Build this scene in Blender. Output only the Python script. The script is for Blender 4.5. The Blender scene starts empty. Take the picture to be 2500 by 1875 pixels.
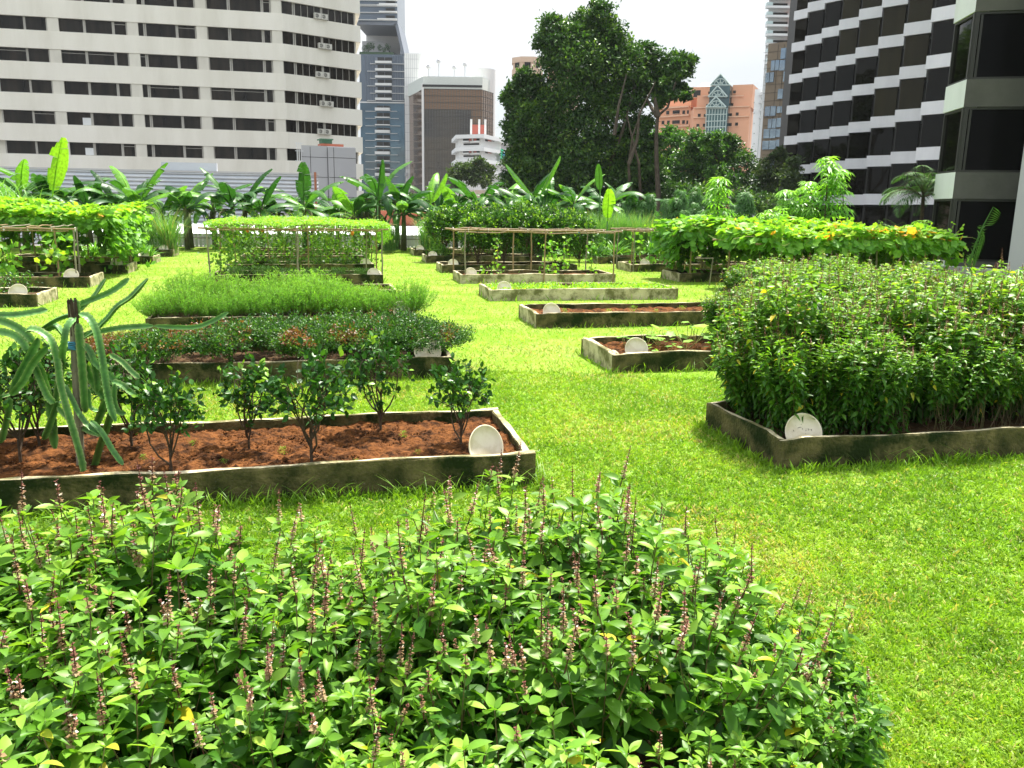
import bpy, math, random
import numpy as np
rnd = random.Random(11)
rng = np.random.default_rng(11)
pi = math.pi
# ------------------------------------------------------------------ camera model (survey of the place)
F = 2050.; CX = 1250.; CY = 937.5; H = 2.4
PIT = math.radians(12.03); ROLL = math.radians(0.9); TH = math.radians(12.7)
fw = (0, math.cos(PIT), -math.sin(PIT)); up0 = (0, math.sin(PIT), math.cos(PIT)); rt0 = (1, 0, 0)
_c, _s = math.cos(ROLL), math.sin(ROLL)
rt = tuple(_c*a+_s*b for a, b in zip(rt0, up0)); up = tuple(-_s*a+_c*b for a, b in zip(rt0, up0))
def ray(px, py):
    a = (px-CX)/F; b = -(py-CY)/F
    return tuple(a*rt[i]+b*up[i]+fw[i] for i in range(3))
def G(px, py, z=0.):
    d = ray(px, py); t = (z-H)/d[2]; return (d[0]*t, d[1]*t)
def at(px, py, Y):
    d = ray(px, py); t = Y/d[1]; return (d[0]*t, Y, H+d[2]*t)
CT, ST = math.cos(TH), math.sin(TH)
def UV(u, v, z=0.): return (u*CT-v*ST, u*ST+v*CT, z)
def toUV(x, y): return (x*CT+y*ST, -x*ST+y*CT)
ROOF = 0.; GZ = -16.
scene = bpy.context.scene
col = scene.collection
# ------------------------------------------------------------------ mesh builder
class MB:
    def __init__(s): s.v = []; s.f = []; s.n = 0; s.r = []
    def add(s, v, faces, r=0.5, mi=0):
        v = np.asarray(v, dtype=np.float64).reshape(-1, 3)
        s.v.append(v); k = len(v)
        rr = np.asarray(r, dtype=np.float32)
        s.r.append(np.full(k, rr, dtype=np.float32) if rr.ndim == 0 else rr)
        for fa in faces:
            fa = np.asarray(fa, dtype=np.int64)
            if fa.ndim == 1: fa = fa[None, :]
            s.f.append((fa+s.n, mi))
        s.n += k
        return s
    def inst(s, tmpl, P, D, N, S, r=None, mi=0):
        """many copies of a leaf template: P base, D axis, N up side, S scale"""
        tv, tf = tmpl
        P = np.atleast_2d(P); n = len(P)
        D = np.broadcast_to(np.atleast_2d(D), (n, 3)).astype(float); N = np.broadcast_to(np.atleast_2d(N), (n, 3)).astype(float)
        X = D/(np.linalg.norm(D, axis=1, keepdims=True)+1e-9)
        Z = N-X*np.sum(N*X, axis=1, keepdims=True); ln = np.linalg.norm(Z, axis=1, keepdims=True)
        bad = (ln < 1e-4)[:, 0]
        if bad.any(): Z[bad] = np.cross(X[bad], [0.3, .5, .8]); ln = np.linalg.norm(Z, axis=1, keepdims=True)
        Z = Z/(ln+1e-9); Y = np.cross(Z, X)
        S = np.broadcast_to(np.asarray(S, float), (n,)) if np.asarray(S).ndim < 2 else np.asarray(S, float)
        if S.ndim == 1: sx = sy = sz = S[:, None]
        else: sx, sy, sz = S[:, 0:1], S[:, 1:2], S[:, 2:3]
        V = P[:, None, :]+(tv[None, :, 0:1]*sx[:, :, None])*X[:, None, :]+(tv[None, :, 1:2]*sy[:, :, None])*Y[:, None, :]+(tv[None, :, 2:3]*sz[:, :, None])*Z[:, None, :]
        k = len(tv)
        rr = np.repeat(rng.random(n) if r is None else np.broadcast_to(np.asarray(r, float), (n,)), k)
        off = (np.arange(n)*k)[:, None, None]
        fs = [(np.asarray(fa)[None]+off).reshape(-1, np.asarray(fa).shape[1]) for fa in tf]
        return s.add(V.reshape(-1, 3), fs, rr, mi)
    def box(s, a, b, rz=0., c=(0, 0), r=0.5, mi=0):
        x0, y0, z0 = a; x1, y1, z1 = b
        v = np.array([(x, y, z) for z in (z0, z1) for x, y in ((x0, y0), (x1, y0), (x1, y1), (x0, y1))], float)
        if rz:
            cc, ss = math.cos(rz), math.sin(rz); x, y = v[:, 0]-c[0], v[:, 1]-c[1]
            v = np.stack([c[0]+x*cc-y*ss, c[1]+x*ss+y*cc, v[:, 2]], 1)
        return s.add(v, [[(3, 2, 1, 0), (4, 5, 6, 7), (0, 1, 5, 4), (1, 2, 6, 5), (2, 3, 7, 6), (3, 0, 4, 7)]], r, mi)
    def prism(s, poly, z0, z1, mi=0, r=.5):
        n = len(poly)
        ar = sum(poly[i][0]*poly[(i+1) % n][1]-poly[(i+1) % n][0]*poly[i][1] for i in range(n))
        if ar < 0: poly = poly[::-1]
        v = [(p[0], p[1], z0) for p in poly]+[(p[0], p[1], z1) for p in poly]
        fs = [[(i, (i+1) % n, (i+1) % n+n, i+n)] for i in range(n)]+[[tuple(range(n))[::-1]], [tuple(range(n, 2*n))]]
        return s.add(v, fs, r, mi)
    def tube(s, pts, rad, n=6, r=.5, mi=0, cap=True):
        pts = np.asarray(pts, float); m = len(pts)
        rad = np.broadcast_to(np.asarray(rad, float), (m,))
        T = np.gradient(pts, axis=0); T /= np.linalg.norm(T, axis=1, keepdims=True)+1e-9
        ref = np.array([0, 0, 1.]) if abs(T[:, 2]).mean() < .8 else np.array([1., 0, 0])
        A = np.cross(T, ref); A /= np.linalg.norm(A, axis=1, keepdims=True)+1e-9; B = np.cross(T, A)
        an = np.arange(n)*2*pi/n
        V = pts[:, None]+rad[:, None, None]*(np.cos(an)[None, :, None]*A[:, None]+np.sin(an)[None, :, None]*B[:, None])
        i = np.arange(m-1)[:, None]; j = np.arange(n)[None]
        q = np.stack([i*n+j, (i+1)*n+j, (i+1)*n+(j+1) % n, i*n+(j+1) % n], -1).reshape(-1, 4)
        fs = [q]
        if cap: fs += [[tuple(range(n))], [tuple(range((m-1)*n, m*n))[::-1]]]
        return s.add(V.reshape(-1, 3), fs, r, mi)
    def lathe(s, prof, n=24, M=None, mi=0, r=.5):
        prof = np.asarray(prof, float); m = len(prof); an = np.arange(n)*2*pi/n
        V = np.stack([prof[:, 0][:, None]*np.cos(an), prof[:, 0][:, None]*np.sin(an), np.repeat(prof[:, 1][:, None], n, 1)], -1).reshape(-1, 3)
        if M is not None: V = V@np.asarray(M[0]).T+np.asarray(M[1])
        i = np.arange(m-1)[:, None]; j = np.arange(n)[None]
        q = np.stack([i*n+j, i*n+(j+1) % n, (i+1)*n+(j+1) % n, (i+1)*n+j], -1).reshape(-1, 4)
        return s.add(V, [q, [tuple(range((m-1)*n, m*n))]], r, mi)
    def ball(s, c, R, n=8, m=6, r=.5, mi=0):
        prof = [(max(1e-4, math.sin(pi*i/m)), -math.cos(pi*i/m)) for i in range(m+1)]
        return s.lathe(prof, n, (np.eye(3)*np.asarray(R), c), mi, r)
    def mesh(s, name, mats, smooth=False):
        V = np.concatenate(s.v) if s.v else np.zeros((0, 3))
        me = bpy.data.meshes.new(name); me.vertices.add(len(V)); me.vertices.foreach_set('co', V.ravel())
        loops = []; starts = []; mi = []; st = 0
        for fa, m in s.f:
            k = fa.shape[1]; loops.append(fa.ravel()); starts.append(st+np.arange(len(fa))*k); mi.append(np.full(len(fa), m)); st += fa.size
        loops = np.concatenate(loops); starts = np.concatenate(starts); mi = np.concatenate(mi)
        me.loops.add(len(loops)); me.loops.foreach_set('vertex_index', loops)
        me.polygons.add(len(starts)); me.polygons.foreach_set('loop_start', starts)
        me.polygons.foreach_set('material_index', mi)
        me.polygons.foreach_set('use_smooth', np.full(len(starts), bool(smooth)))
        me.update(calc_edges=True)
        a = me.attributes.new('rnd', 'FLOAT', 'POINT'); a.data.foreach_set('value', np.concatenate(s.r))
        for m in (mats if isinstance(mats, (list, tuple)) else [mats]): me.materials.append(m)
        return me
    def build(s, name, mats, parent=None, smooth=False, label=None):
        return link(name, s.mesh(name, mats, smooth), parent, label)
def link(name, data, parent=None, label=None):
    o = bpy.data.objects.new(name, data); col.objects.link(o)
    if parent is not None: o.parent = parent
    if label: o['label'] = label
    return o
def tag(o, label, cat, group=None, kind=None):
    if label: o['label'] = label
    if cat: o['category'] = cat
    if group: o['group'] = group
    if kind: o['kind'] = kind
    return o
def empty(name, loc=(0, 0, 0), rz=0., label=None, cat=None, group=None, sc=1.):
    o = link(name, None); o.location = loc; o.rotation_euler = (0, 0, rz)
    o.scale = (sc, sc, sc) if not isinstance(sc, tuple) else sc
    o.empty_display_size = .1
    return tag(o, label, cat, group)
def put(kind, parts, loc, rz=0., sc=1., label=None, cat=None, group=None, tilt=(0, 0)):
    """one thing with its own part objects; parts = [(name, mesh)], mesh data shared between copies"""
    r = empty(kind, loc, rz, label, cat, group, sc); r.rotation_euler = (tilt[0], tilt[1], rz)
    for p in parts:
        c = link(p[0], p[1], r)
        if len(p) > 2:
            for q in p[2]: link(q[0], q[1], c)
    return r
# ------------------------------------------------------------------ materials
def lin(c):
    return tuple(((x/12.92) if x <= .04045 else ((x+.055)/1.055)**2.4) for x in c)
def new_mat(name):
    m = bpy.data.materials.new(name); m.use_nodes = True
    nt = m.node_tree; nt.nodes.clear(); return m, nt
def node(nt, t, **kw):
    n = nt.nodes.new(t)
    for k, v in kw.items():
        if k.startswith('i_'): n.inputs[k[2:].replace('_', ' ')].default_value = v
        else: setattr(n, k, v)
    return n
def ramp(nt, stops):
    n = nt.nodes.new('ShaderNodeValToRGB'); e = n.color_ramp.elements
    while len(e) < len(stops): e.new(.5)
    for i, (p, c) in enumerate(stops): e[i].position = p; e[i].color = (*c[:3], 1)
    return n
def pm(name, c1, rough=.6, c2=None, scale=3., spec=.5, metal=0., bump=0., bscale=20., c3=None, s3=.7, coords='Object', stretch=None, detail=6.):
    """plain procedural material: base colour varied by noise, optional patches and bump"""
    m, nt = new_mat(name); L = nt.links
    out = node(nt, 'ShaderNodeOutputMaterial'); b = node(nt, 'ShaderNodeBsdfPrincipled'); L.new(b.outputs[0], out.inputs[0])
    b.inputs['Roughness'].default_value = rough; b.inputs['Specular IOR Level'].default_value = spec; b.inputs['Metallic'].default_value = metal
    tc = node(nt, 'ShaderNodeTexCoord'); src = tc.outputs[coords]
    if stretch:
        mp = node(nt, 'ShaderNodeMapping'); mp.inputs['Scale'].default_value = stretch; L.new(src, mp.inputs[0]); src = mp.outputs[0]
    cur = None
    if c2 is None: c2 = tuple(x*.86 for x in c1)
    n1 = node(nt, 'ShaderNodeTexNoise'); n1.inputs['Scale'].default_value = scale; n1.inputs['Detail'].default_value = detail; n1.inputs['Roughness'].default_value = .62
    L.new(src, n1.inputs['Vector'])
    r1 = ramp(nt, [(.35, c1), (.65, c2)]); L.new(n1.outputs[0], r1.inputs[0]); cur = r1.outputs[0]
    if c3 is not None:
        n2 = node(nt, 'ShaderNodeTexNoise'); n2.inputs['Scale'].default_value = s3; n2.inputs['Detail'].default_value = 8; n2.inputs['Roughness'].default_value = .7; L.new(src, n2.inputs['Vector'])
        r2 = ramp(nt, [(.45, (0, 0, 0)), (.6, (1, 1, 1))]); L.new(n2.outputs[0], r2.inputs[0])
        mx = node(nt, 'ShaderNodeMixRGB'); L.new(r2.outputs[0], mx.inputs[0]); L.new(cur, mx.inputs[1]); mx.inputs[2].default_value = (*c3, 1); cur = mx.outputs[0]
    L.new(cur, b.inputs['Base Color'])
    if bump:
        n3 = node(nt, 'ShaderNodeTexNoise'); n3.inputs['Scale'].default_value = bscale; n3.inputs['Detail'].default_value = 8; L.new(src, n3.inputs['Vector'])
        bp = node(nt, 'ShaderNodeBump'); bp.inputs['Strength'].default_value = bump; bp.inputs['Distance'].default_value = .02
        L.new(n3.outputs[0], bp.inputs['Height']); L.new(bp.outputs[0], b.inputs['Normal'])
    return m
def leafmat(name, stops, trans=.35, rough=.42, spec=.45, tcol=None, vein=0.):
    """leaf: glossy diffuse with light passing through; colour picked per leaf by the rnd attribute"""
    m, nt = new_mat(name); L = nt.links
    out = node(nt, 'ShaderNodeOutputMaterial'); b = node(nt, 'ShaderNodeBsdfPrincipled')
    b.inputs['Roughness'].default_value = rough; b.inputs['Specular IOR Level'].default_value = spec
    a = node(nt, 'ShaderNodeAttribute', attribute_name='rnd')
    oi = node(nt, 'ShaderNodeObjectInfo')
    ad = node(nt, 'ShaderNodeMath', operation='MULTIPLY_ADD'); ad.inputs[1].default_value = .16; ad.inputs[2].default_value = -.08
    L.new(oi.outputs['Random'], ad.inputs[0])
    sm = node(nt, 'ShaderNodeMath', operation='ADD'); sm.use_clamp = True; L.new(a.outputs['Fac'], sm.inputs[0]); L.new(ad.outputs[0], sm.inputs[1])
    r = ramp(nt, stops); L.new(sm.outputs[0], r.inputs[0])
    tc = node(nt, 'ShaderNodeTexCoord'); n = node(nt, 'ShaderNodeTexNoise'); n.inputs['Scale'].default_value = 9.; n.inputs['Detail'].default_value = 3
    L.new(tc.outputs['Object'], n.inputs['Vector'])
    hs = node(nt, 'ShaderNodeHueSaturation'); L.new(r.outputs[0], hs.inputs['Color'])
    mr = node(nt, 'ShaderNodeMapRange'); mr.inputs['From Min'].default_value = .3; mr.inputs['From Max'].default_value = .7; mr.inputs['To Min'].default_value = .72; mr.inputs['To Max'].default_value = 1.28
    L.new(n.outputs[0], mr.inputs[0]); L.new(mr.outputs[0], hs.inputs['Value'])
    L.new(hs.outputs[0], b.inputs['Base Color'])
    t = node(nt, 'ShaderNodeBsdfTranslucent')
    mg = node(nt, 'ShaderNodeMixRGB', blend_type='MULTIPLY'); mg.inputs[0].default_value = 1.; mg.inputs[2].default_value = (*(tcol or (1.5, 1.5, .6)), 1)
    L.new(hs.outputs[0], mg.inputs[1]); L.new(mg.outputs[0], t.inputs[0])
    mx = node(nt, 'ShaderNodeMixShader'); mx.inputs[0].default_value = trans
    L.new(b.outputs[0], mx.inputs[1]); L.new(t.outputs[0], mx.inputs[2]); L.new(mx.outputs[0], out.inputs[0])
    return m
def glassmat(name, c, rough=.04, spec=.8, c2=None, scale=.35, metal=0.):
    return pm(name, c, rough, c2 or tuple(x*.6 for x in c), scale, spec, metal)
# ------------------------------------------------------------------ leaf templates (x = axis, z = upper side)
def leafT(n=3, w=.42, fold=.12, droop=.18, pet=.12, tip=.35):
    ts = np.linspace(0, 1, n+2)
    V = [(0, 0, 0)]; 
    def ctr(t): return (pet+(1-pet)*t, -droop*t*t)
    rows = []
    for t in ts[1:-1]:
        x, z = ctr(t); hw = w*.5*math.sin(pi*t**(.75+tip*.2))**.85
        i = len(V); V += [(x, hw, z+fold*hw*2), (x, 0, z), (x, -hw, z+fold*hw*2)]; rows.append(i)
    x, z = ctr(1.); V.append((x, 0, z)); e = len(V)-1
    x, z = ctr(0.); V[0] = (x, 0, z); b = 0
    tri = [(b, rows[0]+1, rows[0]), (b, rows[0]+2, rows[0]+1), (e, rows[-1], rows[-1]+1), (e, rows[-1]+1, rows[-1]+2)]
    q = []
    for a, c in zip(rows[:-1], rows[1:]): q += [(a, a+1, c+1, c), (a+1, a+2, c+2, c+1)]
    fs = [tri]+([q] if q else [])
    return (np.array(V, float), fs)
T_BIG = leafT(4, .40, .16, .28, .08); T_BIGS = [T_BIG, leafT(4, .44, .10, .10, .10), leafT(4, .37, .20, .50, .08, .5), leafT(4, .40, .26, .34, .06)]
T_MID = leafT(2, .46, .12, .2, .08)
T_LOW = (np.array([(0, 0, 0), (.5, .26, .05), (1, 0, -.1), (.5, -.26, .05)], float), [[(0, 3, 2, 1)]])
T_NAR = (np.array([(0, 0, 0), (.5, .07, .02), (1, 0, -.08), (.5, -.07, .02)], float), [[(0, 3, 2, 1)]])
T_OVAL = leafT(2, .55, .1, .12, .05)
def lobed(nl=5, depth=.28, cup=.12, notch=True):
    V = [(.05, 0, 0)]; n = nl*2+1
    for i in range(n):
        a = -pi*.93+2*pi*.93*i/(n-1)
        R = (1. if i % 2 == 1 else 1-depth)*.55
        V.append((.42+R*math.cos(a) if True else 0, R*math.sin(a), cup*R-(.16*R*R)))
    V[0] = (.38, 0, -.06)
    return (np.array(V, float), [[(0, i+1, i+2) for i in range(n-1)]+[(0, n, 1)]])
T_LOBE = lobed()
T_ROUND = lobed(6, .1, .1)
def palmate(nl=7, L=1., w=.2):
    V = []; q = []
    for i in range(nl):
        a = (i-(nl-1)/2)*(2*pi*.78/nl); R = L*(1-.22*abs(i-(nl-1)/2)/(nl/2))
        c, s_ = math.cos(a), math.sin(a); k = len(V)
        for (x, y, z) in ((0, 0, 0), (.55*R, w*.5*R, -.1), (R, 0, -.42*R), (.55*R, -w*.5*R, -.1)): V.append((x*c-y*s_, x*s_+y*c, z))
        q.append((k, k+3, k+2, k+1))
    return (np.array(V, float), [q])
T_PALM = palmate()
def unit(n, up=0.):
    v = rng.normal(size=(n, 3)); v[:, 2] += up; return v/np.linalg.norm(v, axis=1, keepdims=True)
def curve(p0, p1, bend=.0, n=6, w=.0):
    p0 = np.array(p0, float); p1 = np.array(p1, float); t = np.linspace(0, 1, n)[:, None]
    L = np.linalg.norm(p1-p0); off = rng.normal(size=3)*w*L
    return p0+(p1-p0)*t+np.array([0, 0, 1.])*bend*L*(4*t*(1-t))+off*np.sin(pi*t)
def vnoise(x, y, sc, seed=0):
    x = x*sc; y = y*sc; xi = np.floor(x).astype(int); yi = np.floor(y).astype(int); fx = x-xi; fy = y-yi
    fx = fx*fx*(3-2*fx); fy = fy*fy*(3-2*fy)
    def h(a, b):
        n = (a*374761393+b*668265263+seed*1442695) & 0x7fffffff
        n = (n ^ (n >> 13))*1274126177 & 0x7fffffff
        return ((n ^ (n >> 16)) & 0xffff)/65535.
    return (h(xi, yi)*(1-fx)+h(xi+1, yi)*fx)*(1-fy)+(h(xi, yi+1)*(1-fx)+h(xi+1, yi+1)*fx)*fy
def fbm(x, y, sc, oct=4, seed=0, g=.5):
    r = 0; a = 1; t = 0
    for i in range(oct): r = r+a*vnoise(x, y, sc*2**i, seed+i*17); t += a; a *= g
    return r/t
# ------------------------------------------------------------------ garden materials
def alb(*c): return c
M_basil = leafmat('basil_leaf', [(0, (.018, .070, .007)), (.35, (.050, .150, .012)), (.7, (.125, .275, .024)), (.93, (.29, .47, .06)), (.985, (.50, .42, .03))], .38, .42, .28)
M_stem = pm('basil_stem', (.11, .13, .035), .6, (.12, .06, .035), 6.)
M_spike = leafmat('basil_flower', [(0, (.10, .026, .028)), (.3, (.19, .07, .055)), (.55, (.28, .17, .09)), (.8, (.42, .33, .18)), (.93, (.72, .62, .56))], .2, .7, .2)
M_cit = leafmat('citrus_leaf', [(0, (.014, .058, .010)), (.5, (.028, .10, .014)), (.85, (.06, .17, .02)), (.95, (.22, .40, .04))], .22, .36, .22)
M_lime = leafmat('hedge_leaf', [(0, (.02, .075, .010)), (.5, (.04, .13, .015)), (.85, (.09, .21, .02)), (.95, (.22, .40, .03))], .32, .36, .35)
M_bark = pm('bark', (.10, .07, .045), .85, (.045, .032, .022), 12., .2, bump=.5)
M_fruit = pm('green_fruit', (.03, .10, .015), .3, (.05, .15, .02), 20.)
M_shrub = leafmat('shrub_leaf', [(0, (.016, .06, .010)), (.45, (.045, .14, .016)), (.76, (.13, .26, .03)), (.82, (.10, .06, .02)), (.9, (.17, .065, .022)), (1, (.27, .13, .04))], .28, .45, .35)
M_feath = leafmat('feathery_leaf', [(0, (.03, .12, .012)), (.5, (.12, .30, .035)), (1, (.28, .50, .08))], .4, .45, .3)
M_gold = leafmat('rosemary_leaf', [(0, (.03, .09, .018)), (.5, (.06, .16, .03)), (1, (.12, .24, .05))], .3, .5, .3)
M_squash = leafmat('squash_leaf', [(0, (.05, .16, .025)), (.4, (.11, .29, .03)), (.8, (.24, .46, .04)), (.93, (.36, .48, .05)), (.965, (.62, .46, .05)), (1, (.6, .28, .04))], .42, .5, .3)
M_vine = leafmat('gourd_leaf', [(0, (.08, .2, .02)), (.5, (.17, .38, .03)), (.9, (.3, .52, .05)), (1, (.42, .36, .06))], .45, .5, .3)
M_hang = leafmat('hanging_leaf', [(0, (.035, .08, .014)), (.5, (.08, .19, .02)), (.85, (.18, .34, .03)), (.97, (.24, .14, .04))], .4, .5, .3)
M_tend = pm('vine_stem', (.22, .26, .06), .7, (.3, .2, .08), 8.)
M_pandan = leafmat('strap_leaf', [(0, (.03, .12, .015)), (.5, (.07, .22, .02)), (1, (.22, .44, .04))], .3, .32, .5)
M_lemon = leafmat('lemongrass_leaf', [(0, (.07, .17, .05)), (.5, (.10, .26, .06)), (.9, (.2, .36, .09)), (1, (.34, .3, .12))], .35, .45, .4)
M_ban = leafmat('banana_leaf', [(0, (.018, .075, .014)), (.5, (.040, .135, .022)), (.8, (.09, .23, .04)), (.96, (.18, .42, .02)), (1, (.26, .52, .03))], .34, .42, .3)
M_banst = pm('banana_stem', (.06, .05, .025), .7, (.10, .13, .04), 3., .3)
M_cass = leafmat('cassava_leaf', [(0, (.06, .19, .02)), (.5, (.12, .33, .03)), (1, (.24, .48, .05))], .42, .42, .35)
M_cassd = leafmat('drooping_leaf', [(0, (.02, .07, .018)), (.5, (.035, .12, .025)), (1, (.07, .19, .035))], .3, .45, .35)
M_cact = leafmat('cactus_skin', [(0, (.022, .085, .016)), (.4, (.06, .18, .035)), (.7, (.13, .28, .06)), (.95, (.34, .40, .17))], .0, .45, .35)
M_bamb = pm('bamboo', (.33, .24, .12), .6, (.2, .13, .07), 6., .3, stretch=(3, 3, .6), bump=.2)
M_bambg = pm('weathered_bamboo', (.28, .25, .18), .7, (.17, .15, .11), 6., .2, stretch=(3, 3, .6), bump=.2)
M_tie = pm('white_tie', (.7, .68, .6), .7)
M_blue = pm('blue_tie', (.05, .25, .4), .6)
M_plate = pm('plate_clay', (.74, .68, .54), .5, (.68, .61, .46), 3., .3, c3=(.60, .53, .36), s3=3.)
M_ink = pm('faded_ink', (.13, .12, .09), .8)
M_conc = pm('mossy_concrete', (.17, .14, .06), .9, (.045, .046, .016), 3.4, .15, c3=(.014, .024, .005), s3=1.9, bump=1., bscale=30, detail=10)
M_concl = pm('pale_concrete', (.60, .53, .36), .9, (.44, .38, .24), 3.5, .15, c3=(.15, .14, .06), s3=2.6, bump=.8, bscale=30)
M_soil = pm('red_soil', (.20, .080, .026), .95, (.085, .034, .014), 11., .05, c3=(.035, .017, .009), s3=7., bump=1., bscale=50, detail=10)
M_soild = pm('dark_soil', (.05, .035, .018), .95, (.09, .05, .025), 7., .1, bump=.8)
def grassmat(name, stops, trans):
    return leafmat(name, stops, trans, .5, .25)
M_grass = grassmat('grass_blade', [(0, (.085, .19, .014)), (.4, (.172, .315, .022)), (.8, (.265, .405, .04)), (.93, (.40, .41, .09)), (1, (.42, .36, .13))], .36)
M_lawn = pm('lawn_soil', (.135, .25, .022), .95, (.185, .295, .034), 1.1, .05, c3=(.20, .25, .05), s3=.55, bump=.6, bscale=60, detail=10)

# ------------------------------------------------------------------ plant generators (meshes shared by copies)
def spike_mesh(seed, L=.15):
    m = MB(); m.tube([(0, 0, -.03), (.002, 0, L*.5), (0, .002, L)], [.0022, .0018, .0008], 4, .02)
    n = int(L/.015)
    for i in range(n):
        t = i/n; z = L*(.12+.88*t); k = 6; a = rng.random()*6+np.arange(k)*2*pi/k
        D = np.stack([np.cos(a), np.sin(a), np.full(k, -.3+1.1*t)+rng.normal(size=k)*.3], 1); s = .0150*(1.15-.75*t)*rng.uniform(.5, 1.3, k)
        rr = np.where(rng.random(k) < (.18 if .35 < t < .75 else .0), .92, .62-.55*t+.15*rng.random(k))
        m.inst(T_LOW, np.stack([np.zeros(k), np.zeros(k), z+rng.normal(size=k)*.004], 1), D, (0, 0, 1), np.stack([s, s*1.7, s], 1), rr)
    return m.mesh('flower_spike', M_spike)
SPIKES = [spike_mesh(i, L) for i, L in enumerate((.06, .11, .17))]
def basil(seed, h=.85, nsh=11, spread=.2, low=.25, pspike=.4, lsz=.078, side=2, lowleaf=0.):
    lf = MB(); st = MB(); sp = []
    paths = []
    for i in range(nsh):
        az = i*2.4+rng.random()*.6; rr = spread*math.sqrt((i+.5)/nsh)*(.8+.5*rng.random()); hh = h*(1-.22*rng.random()-.25*(i/nsh)**2)
        e = np.array([rr*math.cos(az), rr*math.sin(az), hh]); t = np.linspace(0, 1, 7)[:, None]
        b0 = np.array([*(rng.normal(size=2)*spread*.3), 0.]); p = b0*(1-t)+np.concatenate([e[None, :2]*(t**.9), hh*t**1.02], 1)+np.sin(t*pi)*rng.normal(size=3)*.03; p = np.concatenate([[[0, 0, -.06]], p])
        paths.append((p, 1., i)); 
        for j in range(side):
            k = 4+j; az2 = az+rng.normal()*1.3; d = np.array([math.cos(az2)*.10, math.sin(az2)*.10, .12+.12*rng.random()])*h/.85
            q = p[k]+d*(np.linspace(0, 1, 5)[:, None]**np.array([.8, .8, 1.1])); paths.append((q, .8, i+50))
    for p, sc, i in paths:
        seg = np.linalg.norm(np.diff(p, axis=0), axis=1); L = seg.sum(); cum = np.concatenate([[0], np.cumsum(seg)])/L
        st.tube(p, np.linspace(.0042, .0018, len(p))*sc, 4, .5)
        s0 = low if i < 50 else .1
        nn = max(3, int(L*(1-s0)/.048)); ph = rng.random()*pi
        tt = s0+(1-s0)*(np.arange(nn)+rng.random(nn)*.3)/nn; tt = 1-(1-tt)**1.12
        tt = np.clip(tt, 0, .995)
        pos = np.stack([np.interp(tt, cum, p[:, c]) for c in range(3)], 1)
        for s_ in (0, 1):
            a = ph+np.arange(nn)*(pi/2)+s_*pi+rng.normal(size=nn)*.25
            el = -.75+1.35*tt**1.5+rng.normal(size=nn)*.22
            D = np.stack([np.cos(a)*np.cos(el), np.sin(a)*np.cos(el), np.sin(el)], 1)
            sz = lsz*(.62+.6*np.sin(pi*np.clip((tt-s0)/(1-s0), 0, 1)**.8))*(.75+.45*rng.random(nn))
            r = np.clip(.12+.62*tt*(p[-1, 2]/h)+rng.normal(size=nn)*.13, 0, .94); r = np.where(rng.random(nn) < .02, .99, r)  # lower leaves darker: older growth, with shade deepened into the colour
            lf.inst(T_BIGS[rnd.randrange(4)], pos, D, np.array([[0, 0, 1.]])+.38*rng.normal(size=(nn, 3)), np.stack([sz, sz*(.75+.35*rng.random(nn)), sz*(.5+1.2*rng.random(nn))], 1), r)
        # terminal rosette
        k = 6; a = ph+np.arange(k)*pi/3; el = .35+.5*(np.arange(k) % 2)
        D = np.stack([np.cos(a)*np.cos(el), np.sin(a)*np.cos(el), np.sin(el)], 1)
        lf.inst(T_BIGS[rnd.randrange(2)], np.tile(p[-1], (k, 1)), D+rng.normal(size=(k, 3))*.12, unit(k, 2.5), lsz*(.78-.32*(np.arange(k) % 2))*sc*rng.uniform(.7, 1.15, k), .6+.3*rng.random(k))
        if rng.random() < pspike and p[-1, 2] > h*.7: sp.append(p[-1])
    return lf.mesh('basil_foliage', M_basil, True), st.mesh('basil_stems', M_stem), sp
def put_basil(proto, loc, rz, sc, label, group, tilt=(0, 0), rs=1., lo=0):
    lf, st, sp = proto
    r = empty('basil_plant', loc, rz, label, 'basil plant', group, sc); r.rotation_euler = (tilt[0], tilt[1], rz)
    link('foliage', lf, r); link('stems', st, r)
    for i, p in enumerate(sp):
        if rnd.random() > rs: continue
        o = link('flower_spike', SPIKES[rnd.randrange(lo, 3)], r); o.location = p; o.rotation_euler = (rnd.gauss(0, .12), rnd.gauss(0, .12), rnd.random()*6)
    return r
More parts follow.
